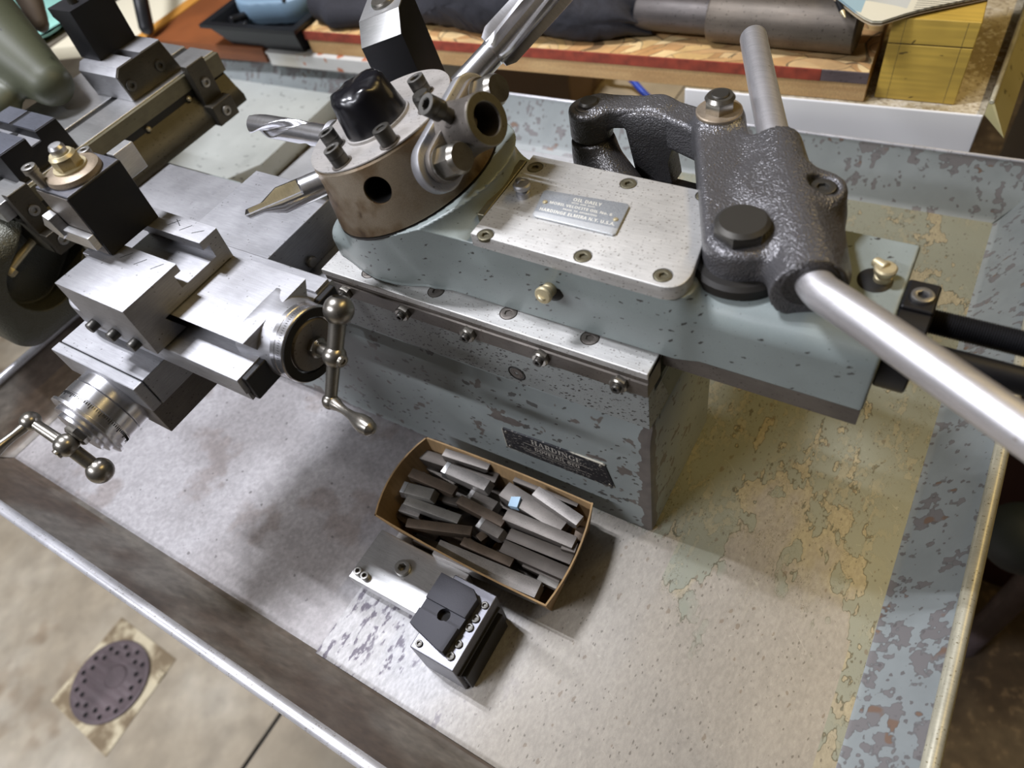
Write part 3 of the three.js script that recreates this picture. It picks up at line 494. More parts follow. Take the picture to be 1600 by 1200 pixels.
{ // centre drill
  const t = stationGroup('centre_drill', 'stubby centre drill with ground flute tinted for warm light in the front left turret station', 'drill', 57, 11);
  const b = lathe([[0, -28], [8, -28], [8, 26], [3.1, 37.5], [3, 47], [.2, 49]], [0, 0, 0], [0, 1, 0], 48, .5);
  const cut1 = box(-.2, 12, 12, 60, -.2, 14, .1); cut1.rotateY(.15); const cut2 = box(-12, .2, 12, 60, -14, .2, .1); cut2.rotateY(.15);
  part(t, 'body', csg(b, [cut1, cut2]), M.steelBright);
  part(t, 'flute_face', (() => { const g = ext([[.2, 13], [7.4, 13], [7.6, 26], [3, 36], [2.6, 46], [.2, 46]], 'xy', -.35, -.05, .05); g.rotateY(.15); return g; })(), M.brassy, null, 'ground flute face tinted for the warm light');  // thin yellow face, the warm light on the flute put into colour
}
{ // shell reamer
  const t = stationGroup('fluted_reamer', 'long bright reamer with helical flutes rising from the back of the turret', 'reamer', 238, 13);
  part(t, 'shank', rod([0, -25, 0], [0, 36, 0], 8.2, 8), M.steelBright);
  for (let k = 0; k < 6; k++) {
    const rings = []; for (let i = 0; i <= 20; i++) { const y = 30 + i * 5.6, a = k * Math.PI / 3 + i * .035 + .35, o = (r, w, d = 0) => { const q = a + d; return [r * Math.cos(q) - w * Math.sin(q), y, r * Math.sin(q) + w * Math.cos(q)]; }; const e = i === 0 ? .8 : 1;
      rings.push([o(4, -4.2), o(9.2 * e, -3.6, .1), o(13.4 * e, -.9), o(13.6 * e, 1.1), o(8, 1.4), o(4, 3)]); }
    part(t, 'flute', loft(rings), M.steelBright);
  }
  part(t, 'core', rod([0, 28, 0], [0, 145, 0], 8.3), M.steelBright);
}
{ // floating holder
  const t = stationGroup('flange_tool_holder', 'cast flange tool holder bolted to the right of the turret with an empty bore', 'tool holder', 180, 15);
  // local: y out, x = turret axis, z
  const ob = (L, R) => { const o = []; for (let i = 0; i <= 24; i++) { const a = -Math.PI / 2 + Math.PI * i / 24; o.push([R * Math.sin(a) * -1, L + R * Math.cos(a)]); } for (let i = 0; i <= 24; i++) { const a = Math.PI / 2 - Math.PI * i / 24; o.push([R * Math.sin(a) * -1, -L - R * Math.cos(a)]); } return o; };
  const rot = (g) => { g.rotateY(.16); return g; };
  part(t, 'base_flange', rot(ext(ob(23.5, 15.5), 'xz', -1.5, 6, 1.2)), M.steel);
  part(t, 'raised_flange', rot(ext(ob(23.5, 11.5), 'xz', 6, 11, 1.4)), M.steelDark);
  part(t, 'boss', [lathe([[8.9, 5], [17, 5], [15.6, 12], [14.8, 20], [14.6, 30.4], [14, 31.2], [9.3, 31.2], [8.9, 30.6], [8.9, 5]], [0, 0, 0], [0, 1, 0], 48), rod([0, 15, 0], [12, 17, -8], 7, 6)], M.steelDark);
  part(t, 'boss_face', lathe(tubeRing(14.1, 9.2, .7, .3), [0, 30.9, 0], [0, 1, 0], 48), M.olive, null, 'ground olive-grey end face of the boss');
  part(t, 'bore_shade', rod([0, 5, 0], [0, 6.2, 0], 9), M.dark);  // dark disc puts the shade of the empty bore into colour
  for (const s of [-1, 1]) part(t, 'hex_bolt', (() => { const g = hex([0, 11, s * 24.5], [0, 1, 0], 9, 15, .2); g.push(lathe([[0, 0], [10, 0], [10, 1.6], [0, 1.8]], [0, 10.6, s * 24.5])); return g.map(rot); })(), M.nutOld);
  const sd = V(.82, .1, -.55).normalize();
  part(t, 'clamp_screw', [...socket(V(0, 17, 0).addScaledVector(sd, 22), sd, 5.8, 10, 3.1, 5), rod(V(0, 17, 0).addScaledVector(sd, 12), V(0, 17, 0).addScaledVector(sd, 23), 3.8)], M.oxide);
  part(t, 'screw_rim', (() => lathe(tubeRing(5.7, 3.3, .5, .1), V(0, 17, 0).addScaledVector(sd, 31.7), sd, 28))(), M.socketRim);
  part(t, 'oily_chips', (() => { const g = []; for (let i = 0; i < 24; i++) { const b = box(-1, 1, 0, .8, -.8, .8, .1); b.rotateY(rnd() * 6); b.translate(rr(-6, 3), 11, rr(-15, -10)); g.push(b); } return g; })(), M.brassy).userData.kind = 'stuff';
}
{ // black tool block behind the cap
  const t = thing('black_tool_block', 'tall black tool block with a bright sloping upper edge standing behind the turret cap', 'tool block', [-253, 283.4, -131.5], undefined, true);
  t.quaternion.copy(basisQ(V(.904, .228, -.362), V(-.268, .961, -.064))); // local z = towards the camera
  const g = (pts, a, c, bev = .5) => ext(pts, 'zy', a, c, bev);
  part(t, 'block', g([[0, -44], [0, 0], [-13.5, 13], [-44, 21], [-44, -44]], -16.5, 16.5), M.black);
  part(t, 'sloping_edge', g([[.1, -.4], [.5, 0], [-13.2, 13.6], [-13.6, 13.2]], -16.2, 16.2, .1), std({ map: M.plate.map, color: 0x9a9a98, metalness: .7, roughness: .45 }), null, 'grey sloping upper edge');
  part(t, 'top_plate', g([[-13.3, 12.8], [-13.4, 13.8], [-44, 22], [-44, 20.8]], -16.4, 16.4, .2), std({ map: M.plate.map, color: 0xc8c8c8, metalness: .7, roughness: .45 }), null, 'bright top face');
  part(t, 'clamp_screw', lathe([[0, 0], [9.5, 0], [9.5, 2], [8.6, 3.4], [0, 4]], [1, 17.4, -28], [0, .965, .26]), M.nutOld);
}
// ---------- lever and linkage ----------
const BAR = [[-30, 254.5, -238.5], [-15, 254.6, -205], [20, 255, -128], [64, 255, -38], [72, 256.5, -26], [83, 259, -17.5], [98, 261, -8], [153, 265, 25.5], [240, 271, 78]];
{
  const t = thing('operating_lever', 'rough black cast lever clamped to a bent bright steel bar across the slide', 'lever', [29, 240, -48]);
  const B0 = [20, 254.5, -127], B1 = [65.5, 254.5, -33], ax = V(B1[0] - B0[0], 0, B1[2] - B0[2]).normalize(), L = Math.hypot(B1[0] - B0[0], B1[2] - B0[2]);
  const plan = (p, a, b, ra, rb, y0, y1, r) => { const d = capd([p[0], 0, p[2]], [a[0], 0, a[1]], [b[0], 0, b[1]], ra, rb) + r, q = Math.abs(p[1] - (y0 + y1) / 2) - (y1 - y0) / 2 + r; return Math.min(Math.max(d, q), 0) + Math.hypot(Math.max(d, 0), Math.max(q, 0)) - r; };
  const cast = field((p) => {
    const arm = plan(p, [29, -49], [-16.5, -139], 19, 14, 240, 260.5, 4);
    const armTop = plan(p, [-16.5, -139], [-16.4, -138], 13.6, 13.6, 236, 263, 2.5);
    const tt = (p[0] - B0[0]) * ax.x + (p[2] - B0[2]) * ax.z;
    let boss = capd(p, [B0[0] - 3 * ax.x, 253, B0[2] - 3 * ax.z], [B1[0] + 6 * ax.x, 250, B1[2] + 6 * ax.z], 14.5, 17.5);
    boss = Math.max(boss, -tt - 1, tt - L - 3);
    const lug = plan(p, [34, -88], [51, -93], 20, 15, 237, 261, 4), lug2 = capd(p, [56, 243, -88], [68, 243, -50], 12, 13);
    const all = smin(smin(smin(arm, armTop, 5), smin(boss, lug2, 10), 9), lug, 8); return Math.max(all, -Math.max(Math.hypot(p[0] - 54, p[2] + 92.5) - 8, 259.6 - p[1]));
  }, [22, 252, -88], 84, 120);
  part(t, 'lever_casting', cast, M.cast);
  const bar = pipe(BAR, 8.5, 120, 32); bar[1] = lathe([[0, 0], [7.4, 0], [8.5, -1.4], [8.5, -1.5]].reverse().map(([r, h]) => [r, h + 1.5]), BAR[0], [-.41, 0, -.91], 32); part(t, 'bar', bar, M.rod, null, 'polished bent steel bar');
  part(t, 'collar_shade', rod(V(...B1).addScaledVector(ax, 1.5), V(...B1).addScaledVector(ax, 4), 14, 13), M.castDark);  // dark disc colours in the shade where the bar leaves the boss
  const hb = part(t, 'pivot_bolt', hex([28.5, 259.8, -47.5], [0, 1, 0], 13.3, 9, .5), M.oxide, null, 'large dark hexagon pivot bolt');
  part(t, 'set_screw', socket([54, 259, -92.5], [0, 1, 0], 6.4, 2.2, 3, 1.6, .6), M.oxide);
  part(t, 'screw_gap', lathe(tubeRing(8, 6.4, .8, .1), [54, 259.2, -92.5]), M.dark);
  const nut = part(t, 'link_nut', hex([-16.5, 265, -138.5], [0, 1, 0], 8.6, 9, .2), M.nutOld);
  part(nut, 'washer', lathe(tubeRing(13, 5, 2.6, .6), [-16.5, 262.6, -138.5]), M.washer); part(nut, 'stud', rod([-16.5, 270, -138.5], [-16.5, 275, -138.5], 5), M.oxide);
  part(t, 'pivot_post', rod([29, 236, -49], [29, 246, -49], 15), M.black);
}
{
  const t = thing('link_bar', 'dark curved cast link joining the lever to the pivot pin behind the slide', 'link', [-60, 225, -140]);
  const plan = (p, a, b, ra, rb, y0, y1, r) => { const d = capd([p[0], 0, p[2]], [a[0], 0, a[1]], [b[0], 0, b[1]], ra, rb) + r, q = Math.abs(p[1] - (y0 + y1) / 2) - (y1 - y0) / 2 + r; return Math.min(Math.max(d, q), 0) + Math.hypot(Math.max(d, 0), Math.max(q, 0)) - r; };
  const web = [[-86, 250], [-62, 254], [-30, 252], [-34, 242], [-44, 233], [-47, 222], [-44, 206], [-70, 206], [-77, 240]];
  part(t, 'link_casting', [field((p) => {
    let d = plan(p, [-102, -142], [-101, -142], 13.5, 13.5, 231, 252, 2.5);
    d = smin(d, plan(p, [-96, -146], [-60, -153], 10, 9, 240, 254, 3), 5); d = smin(d, plan(p, [-60, -153], [-17, -140], 9, 12, 232, 254, 3), 6);
    return d; }, [-58, 244, -146], 62, 90), ext(web, 'xy', -157, -139, 3)], M.cast);
  const pin = part(t, 'pivot_pin', lathe([[0, 0], [6.4, 0], [6.4, 4.5], [5.4, 6], [0, 6.3]], [-102, 250, -142]), M.oxide);
  part(pin, 'retaining_ring', lathe(tubeRing(8.6, 6.2, 1.2, .2), [-102, 251.6, -142]), M.steelDark);
}
{
  const t = thing('link_bracket', 'dark swooping cast bracket under the left end of the link', 'bracket', [-102, 193, -142]);
  part(t, 'bracket_casting', field((p) => { let d = Math.max(capd(p, [-102, 170, -142], [-102, 235, -142], 13.5, 13.5), p[1] - 229, 193 - p[1]); d = smin(d, capd(p, [-95, 219, -138], [-64, 206, -116], 13, 15), 10); d = smin(d, capd(p, [-60, 196, -120], [-40, 200, -96], 10, 10), 10); return Math.max(d, 194 - p[1]); }, [-80, 210, -120], 62, 90), M.castDark);
  part(t, 'foot', ext([[-118, -157], [-30, -150], [-26, -92], [-90, -92]], 'xz', 193, 203, 1), M.castDark);
}
// ---------- compound rest: base across the bed ----------
const dialMarks = (o, d, r, y0, len, n) => { const g = []; for (let i = 0; i < n; i++) { const a = i * 2 * Math.PI / n, l = i % 5 ? len * .55 : len; const b = box(r - .3, r + .12, y0, y0 + l, -.18, .18, .05, 1); b.rotateY(a); g.push(b); } return place(mergeGeometries(g.map(clean)), o, d); };
{
  const t = thing('cross_feed_base', 'machined steel feed base across the bed with a graduated dial and front ball crank', 'slide base', [-321, 165, 40]);
  part(t, 'base_plate', [box(-366, -279, 176, 200, -66, 130, .8), box(-366, -279, 165.2, 177, -66, 2, .6)], M.steel);
  part(t, 'front_strip', box(-367, -278.4, 177, 200, 130.5, 138, 1), M.steel, null, 'separate front strip');
  part(t, 'lower_block', box(-362, -284, 150, 175.5, 60, 137, .8), M.steelDark);
  part(t, 'lock_screw', hex([-279.5, 172, -17], [1, 0, 0], 4.5, 4), M.nutOld);
  part(t, 'small_pin', hex([-279.5, 190, 100], [1, 0, 0], 1.8, 1), M.plate);
  part(t, 'dial_housing', rod([-321, 172, 126], [-321, 172, 146], 24.6, 24.6, 56), M.steelBright);
  const d = part(t, 'graduated_dial', lathe([[0, 0], [24.4, 0], [24.8, .4], [24.8, 8.4], [24.4, 8.8], [24.4, 15.5], [26.6, 16], [26.6, 18], [24, 18.6], [21, 18.8], [21, 21.5], [16.5, 21.8], [16.5, 24], [0, 24]], [-321, 172, 146.4], [0, 0, 1], 64), M.steelBright);
  part(d, 'graduations', dialMarks([-321, 172, 146.4], [0, 0, 1], 24.6, 9.2, 3.2, 100), M.dark);
  const h = part(t, 'ball_crank', [...hex([-321, 172, 169], [0, 0, 1], 8.4, 6), rod([-321, 172, 174], [-321, 172, 180], 4.2), ball([-321, 172, 181], 7.6), rod([-321, 172, 181], [-352, 179.5, 180.5], 3.9, 3.4), ball([-353, 179.8, 180.5], 6.4), rod([-321, 172, 181], [-308, 152, 181], 4.6, 4.6), ball([-307, 150.5, 181], 8.6), socket([-321, 172, 187], [0, 0, 1], 3.6, 2.2, 1.6, 1)].flat(), M.nutOld, null, 'worn steel ball crank');
  part(h, 'handle_grip', lathe([[0, 0], [3.2, 0], [3.4, 3], [3, 9], [3.4, 16], [5, 24], [5.6, 31], [4.6, 37], [2.6, 39.6], [0, 40]], [-353, 179.5, 184], [-.06, .06, 1], 28), M.nutOld);
}
{
  const t = thing('compound_slide', 'long compound slide with dovetail, graduated dial and ball crank towards the turret', 'slide', [-270, 200, 72]);
  const pl = new THREE.Shape(); pl.moveTo(-192, 115); pl.lineTo(-345, 115); pl.quadraticCurveTo(-364, 112, -366, 92); pl.lineTo(-366, 50); pl.quadraticCurveTo(-360, 31, -345, 30); pl.lineTo(-192, 30); pl.lineTo(-192, 115);
  part(t, 'lower_plate', [ext(pl, 'xz', 212, 225, 1), (() => { const g = ext(pl, 'xz', 205, 213, .6); g.translate(270, 0, -72); g.scale(.99, 1, .97); g.translate(-270, 0, 72); return g; })(), box(-352, -205, 199.5, 206, 36, 108, .5)], M.steel);
  part(t, 'shaded_end', box(-192.5, -188, 206, 224, 33, 112, 1), M.black, null, 'end of the slide coloured black for its shade');  // black slab on the end face, its shade painted in
  part(t, 'dovetail', ext([[46, 240], [100, 240], [93, 225], [53, 225]], 'zy', -345, -192, .4), M.steel);
  part(t, 'ledge', box(-330, -193, 225, 227, 32, 44, .3), M.steel);
  const rings = []; for (let i = 0; i <= 6; i++) { const s = i / 6, x = -206 + s * 22, r = []; for (let j = 0; j < 48; j++) { const a = j * Math.PI / 24, c = Math.cos(a), d = Math.sin(a), k = Math.max(Math.abs(c), Math.abs(d)); const rx = THREE.MathUtils.lerp(Math.min(1 / k, 1.16), 1, sm(0, 1, s)); r.push([x, 218 + 22.6 * d * (s < .01 ? rx * .96 : rx), 73 + (25 + (1 - s) * 2) * c * rx * .93]); } rings.push(r); }
  part(t, 'dial_housing', toCreasedNormals(loft(rings), 1), M.steel);
  const d = part(t, 'graduated_dial', lathe([[0, 0], [22.8, 0], [23.2, .4], [23.2, 3.4], [22.9, 3.7], [22.9, 4], [23.2, 4.3], [23.4, 9.4], [22.8, 10], [20, 10.2], [18.6, 7.2], [17, 6.6], [16.4, 9.4], [15.4, 10], [0, 10.6]], [-184.5, 218, 73], [1, 0, 0], 64), M.steelBright);
  part(d, 'dial_recess', lathe([[22.4, 0], [22.4, .6], [17.2, .6], [17.2, 0], [22.4, 0]], [-184.5 + 10, 218, 73], [1, 0, 0], 56), M.dark);
  part(d, 'hub_disc', lathe([[0, 0], [16.2, 0], [15.4, 1.6], [0, 2.4]], [-184.5 + 9.6, 218, 73], [1, 0, 0], 56), M.steelDark);
  part(d, 'graduations', dialMarks([-184.5, 218, 73], [1, 0, 0], 23.2, 6, 3.2, 100), M.dark);
  const H = V(-156, 218.5, 75), u = V(0, .8, -.6), at = (k) => H.clone().addScaledVector(u, k);
  const h = part(t, 'ball_crank', [...hex([-173, 218, 73.5], [1, 0, 0], 6.2, 5), rod([-169, 218, 73.5], H, 3.6), ball(H, 6.8), rod(H, at(27), 4.6, 5), csg(ball(at(27), 8.6, 40), [hole(at(33), u, 4.2, 8)]), rod(H, at(-26), 4, 3.6), ball(at(-27.5), 5), ...socket(H.clone().addScaledVector(V(1, -.1, .15).normalize(), 5.4), [1, -.1, .15], 3.6, 2, 1.7, 1)], M.nutOld, null, 'worn steel ball crank');
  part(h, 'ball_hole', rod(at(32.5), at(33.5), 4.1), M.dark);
  part(h, 'handle_grip', lathe([[0, 0], [3.6, 0], [3.9, 3], [3, 6], [2.3, 12], [3, 20], [4.9, 27], [5.3, 32], [4.2, 37], [1.6, 39.6], [0, 40]], at(-27.5).add(V(2, 0, 0)), [1, .12, .22], 28), M.nutOld);
}
{
  const t = thing('tool_slide', 'top tool slide with a cross T-slot and three adjusting screws along the front', 'slide', [-284, 225, 84]);
  // T-slot along x: profile in (z, y)
  part(t, 'slide_block', ext([[47, 226.5], [47, 262], [61.5, 262], [61.5, 256.5], [57, 256.5], [57, 248], [85, 248], [85, 256.5], [80, 256.5], [80, 262], [120.3, 262], [120.3, 226.5], [97, 226.5], [104, 240.6], [43.5 + 6, 240.6], [52, 226.5]], 'zy', -316, -252, .5), M.steel);
  part(t, 'tongue', box(-326, -315, 245, 260, 74, 94, .8), M.steel);
  for (const x of [-306, -286, -266]) part(t, 'adjusting_screw', rod([x, 232, 119], [x, 232, 126], 3.4, 3.4, 20), M.oxide);
  part(t, 'tally_cuts', (() => { const g = []; for (const [x, z, a] of [[-290, 86, .9], [-276, 87, .9], [-262, 86, .9], [-284, 53, .9], [-272, 54, .9], [-261, 54, .6], [-281, 52, -.5]]) { const b = box(-4, 4, 261.9, 262.1, -.25, .25, .05, 1); b.rotateY(a); b.translate(x, 0, z); g.push(b); } return g; })(), M.dark);
}
{
  const t = thing('tool_post', 'square black tool post with bright top, brown washer and nut on the tool slide', 'tool post', [-313, 262, 71]);
  part(t, 'body', box(-330, -298.5, 262.2, 303, 52.5, 90, .6), M.black);
  part(t, 'top_face', box(-329.6, -298.9, 302.8, 303.8, 53, 89.6, .3), std({ map: steelTex(.06, 401, [132, 134, 144], .3, .1, [70, 70, 76]), metalness: .75, roughness: .35 }), null, 'bright worn top face');
  part(t, 'front_face', box(-329, -299.6, 263, 302.5, 89.8, 90.4, .2), M.steelDark);
  part(t, 'washer', lathe([[0, 0], [15, 0], [15.6, 1.2], [15, 3.6], [13, 4.6], [0, 4.8]], [-314, 303.8, 72], [0, 1, 0], 48), M.washer, null, 'thick brown washer');
  const n = part(t, 'clamp_nut', [...hex([-314, 309.6, 72], [0, 1, 0], 7.6, 8), lathe([[0, 0], [9.6, 0], [9.4, 1.2], [0, 2]], [-314, 308.4, 72])], M.brassy);
  part(n, 'stud', lathe([[0, 0], [4.4, 0], [4.4, 4.4], [3.4, 6], [0, 6.2]], [-314, 316.5, 72]), M.plate);
  part(t, 'set_screw', [rod([-324, 303, 86], [-324.5, 314, 87], 3.2), ...socket([-324.5, 313, 87], [0, 1, 0], 4, 4, 1.8, 2)], M.socketRim);
  part(t, 'set_screw', socket([-322, 303.5, 57], [0, 1, 0], 3.6, 5, 1.8, 2.5), M.socketRim);
}
{
  const t = thing('turning_tool', 'short ground turning tool clamped in the left side of the tool post', 'tool bit', [-325, 285, 92]);
  part(t, 'shank', box(-336, -299, 270, 279, 90.6, 95, .4), M.plate);
  part(t, 'tip', ext([[-338, 280], [-330, 289], [-326, 287], [-322, 276], [-326, 273]], 'xy', 90.8, 97, .5), M.plate);
  const b = thing('square_tool_blank', 'square steel tool blank sticking out at the back of the tool post', 'tool bit', [-306, 296, 50]);
  part(b, 'blank', box(-310, -303, 288, 305, 38, 52.3, .5), M.plate);
}
// ---------- lever cross slide on the left ----------
{
  const t = thing('cross_slide_table', 'long T-slotted cross slide with right edge coloured olive for dim warm light and stop brackets left of the compound', 'slide', [-590, 166, -40]);
  const tab = (x0, x1) => box(x0, x1, 200, 215, -191, 60, .8);
  part(t, 'table_top', [tab(-660, -579), tab(-570, -536.5)], M.plate);
  part(t, 'slot_floor', box(-579.2, -569.8, 199, 212.5, -190.5, 59, .2), M.dark);  // dark bar fills the slot, painting in the shade of the groove
  part(t, 'edge_strip', box(-537, -533, 199.5, 213.6, -150, 40, .4), M.olive);  // right face of the table, dim warm light painted in as olive
  part(t, 'rear_edge', box(-536, -531, 196, 214, -191, -171, .6), M.olive);
  const rr0 = []; for (let i = 0; i <= 2; i++) { const z = [-190, -60, 52][i]; rr0.push([[-650, 166, z], [-650, 199, z], [-541, 199, z], [-537, 196, z], [-533, 190, z], [-527, 181, z], [-520, 173, z], [-520, 166, z]]); }
  part(t, 'saddle_casting', toCreasedNormals(loft(rr0), .9), M.saddle);
  part(t, 'groove', box(-541, -534.6, 190, 199.6, -165, 45, .4), M.grime);
  for (const z of [-140, -88]) part(t, 'oil_nipple', lathe([[0, 0], [2.2, 0], [2.4, 2], [1, 3.6], [0, 3.8]], [-534, 194, z], [1, .4, 0], 16), M.brassy);
  for (const [z0, z1, k] of [[-170, -148, 0], [32, 51, 1]]) {
    const s = part(t, 'stop_bracket', [box(-533, -524, 182, 222, z0, z1, .8), box(-526, -514, 164, 184, z0 - 2, z1 + (k ? 0 : 2), .8)], M.darkSteel);
    part(s, 'bracket_edge', box(-533, -525, 221.6, 222.2, z0 + .5, z1 - .5, .1), M.plate);
    for (const [y, x] of [[202, -524], [174, -514]]) part(s, 'bracket_screw', socket([x - .6, y, (z0 + z1) / 2], [1, 0, 0], 4.6, 2.4, 2.2, 1.6), M.socketRim);
  }
}
{
  const t = thing('slide_apron', 'dark rounded apron casting with an oval hollow under the cross slide', 'casting', [-560, 90, 70]);
  const shell = field((p) => {
    const bx = (x0, x1, y0, y1, z0, z1, r) => { const a = Math.abs(p[0] - (x0 + x1) / 2) - (x1 - x0) / 2 + r, b = Math.abs(p[1] - (y0 + y1) / 2) - (y1 - y0) / 2 + r, c = Math.abs(p[2] - (z0 + z1) / 2) - (z1 - z0) / 2 + r; return Math.min(Math.max(a, b, c), 0) + Math.hypot(Math.max(a, 0), Math.max(b, 0), Math.max(c, 0)) - r; };
    const outer = bx(-650, -536, 92, 196, 20, 122, 20); const inn = Math.max(capd([0, p[1], p[2]], [0, 176, 20], [0, 146, 72], 27, 27), -560 - p[0]); return Math.max(outer, -inn);
  }, [-590, 145, 70], 72, 100);
  part(t, 'casting', shell, std({ color: 0x4a4a40, roughness: .45, metalness: .3, bumpMap: castBump, bumpScale: .0006 }));
  part(t, 'push_rod', [rod([-548, 176, 30], [-548, 164, 82], 3.4), ...hex([-548, 164, 80], [0, -.22, 1], 6, 7)], M.brassy);
}
{
  const t = thing('grey_tool_block', 'grey slotted tool block with two socket screws at the rear of the cross slide', 'tool block', [-575, 215, -125]);
  part(t, 'base_block', [ext([[-96, 215.2], [-93.5, 239.6], [-99, 245.4], [-117, 245.6], [-117, 237], [-126, 237], [-126, 245.6], [-150, 245.6], [-157, 215.2]], 'zy', -601, -546, .6)], M.steel);
  part(t, 'shaded_side', ext([[-97, 215.4], [-94.5, 239], [-99.6, 244.6], [-149, 244.8], [-156, 215.4]], 'zy', -546, -544.8, .2), M.darkSteel);  // right face coloured darker than the block to paint in its shade
  for (const z of [-137, -102]) part(t, 'socket_screw', socket([-545.6, 228, z], [1, 0, 0], 5, 2.2, 2.4, 1.6), M.oxide);
}
{
  const t = thing('rear_tool_holder', 'tall plain black tool holder block on the grey slotted tool block', 'tool holder', [-590, 246, -125]);
  part(t, 'holder_block', ext([[-604, 246], [-574.5, 246], [-574.5, 289.5], [-608, 289.5], [-608, 282], [-602, 277]], 'xy', -147, -104, .6), M.black);
  part(t, 'clamp_bolt', rod([-600, 289, -138], [-606, 304, -138], 3.4), M.oxide);
  part(t, 'clamp_bolt', rod([-588, 289, -118], [-588, 296, -118], 4), M.oxide);
}
{
  const t = thing('front_tool_block', 'dark notched tool block with bright top lands at the front of the cross slide', 'tool block', [-575, 215, 0]);
  part(t, 'block', [ext([[-28, 215.2], [-26, 242], [-5, 242], [-5, 234], [4.5, 234], [4.5, 242], [30, 242], [30, 215.2]], 'zy', -610, -541, .6)], M.black);
  for (const [x0, x1, z0, z1] of [[-609, -581, -25.5, -5.8], [-575, -542, -25.5, -5.8], [-609, -581, 5, 29.4], [-575, -542, 5, 29.4]]) part(t, 'top_land', box(x0, x1, 241.6, 242.8, z0, z1, .3), std({ map: M.steel.map, color: 0xb0b4c4, metalness: .8, roughness: .38 }), null, 'bright worn land');
  part(t, 'slot_floor', [box(-609, -542, 233.8, 234.6, -4.8, 4.4, .1)], M.steel);
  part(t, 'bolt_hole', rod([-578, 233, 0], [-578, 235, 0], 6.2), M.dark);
}
// ---------- headstock ----------
{
  const t = thing('headstock_nose', 'smooth olive green headstock casting at the left edge', 'headstock', [-720, 217, -90]);
  part(t, 'casting', field((p) => { let d = capd(p, [-612, 240, -68], [-790, 345, -90], 20, 62); d = smin(d, capd(p, [-640, 236, -30], [-760, 270, -20], 16, 60), 18); return Math.max(d, 218 - p[1]); }, [-700, 290, -60], 135, 70), std({ map: paintTex([72, 75, 58], .3, 221, [60, 62, 50], .03), roughness: .5 }));
  part(t, 'spindle_nose', lathe([[0, 0], [40, 0], [42, 6], [42, 30], [30, 34], [0, 34]], [-760, 262, 10], [1, -.1, .5], 48), M.steelDark);
  part(t, 'rear_cover', field((p) => capd(p, [-775, 232, -165], [-830, 330, -215], 9, 30), [-800, 285, -190], 95, 44), std({ color: 0x5c5044, roughness: .6 }));
}
// ---------- cardboard tray of tool bits ----------
{
  const t = thing('cardboard_box', 'open brown cardboard box full of lathe tool bits beside the bed', 'box', [-112, 0, 54]);
  const wob = (a, b, k) => { const o = []; for (let i = 0; i <= 8; i++) { const s = i / 8, m = 4 * s * (1 - s) * k; o.push([a[0] + (b[0] - a[0]) * s, a[1] + (b[1] - a[1]) * s, m]); } return o; };
  const bot = [[-182, 22], [-44, 19], [-40, 88], [-178, 87]], top = [[-190.5, 17], [-40, 14], [-34, 97], [-186.5, 94]];
  const side = (i, k) => { const j = (i + 1) % 4, A = wob(top[i], top[j], k), B = wob(bot[i], bot[j], 0), dx = top[j][0] - top[i][0], dz = top[j][1] - top[i][1], l = Math.hypot(dx, dz), nx = dz / l, nz = -dx / l;
    const P = (p, y, th, m) => [p[0] + nx * (m - th), y, p[1] + nz * (m - th)];
    const rings = A.map((p, q) => { const b = B[q], yt = 37 + (i === 1 ? 1 : 0); return [P(b, .3, 0, 0), P([(p[0] + b[0]) / 2, (p[1] + b[1]) / 2], 18, 0, p[2] * .6), P(p, yt, 0, p[2]), P(p, yt, 1.3, p[2]), P([(p[0] + b[0]) / 2, (p[1] + b[1]) / 2], 18, 1.3, p[2] * .6), P(b, .3, 1.3, 0)]; });
    return loft(rings); };
  for (const [i, k] of [[0, 1.5], [1, 5], [2, 2], [3, 8]]) part(t, 'side_panel', side(i, k), M.card);
  part(t, 'bottom_panel', ext(bot, 'xz', .2, 1.6, .3), M.card);
}
const bitMats = [[150, 146, 142], [112, 106, 100], [186, 184, 182], [126, 112, 98], [172, 172, 168]].map((c, i) => std({ map: steelTex(.05, 501 + i, c, .25, i === 3 || i === 2 ? .5 : .2, scl(c, .62)), color: 0xb4b0ac, metalness: .5, roughness: .5 }));
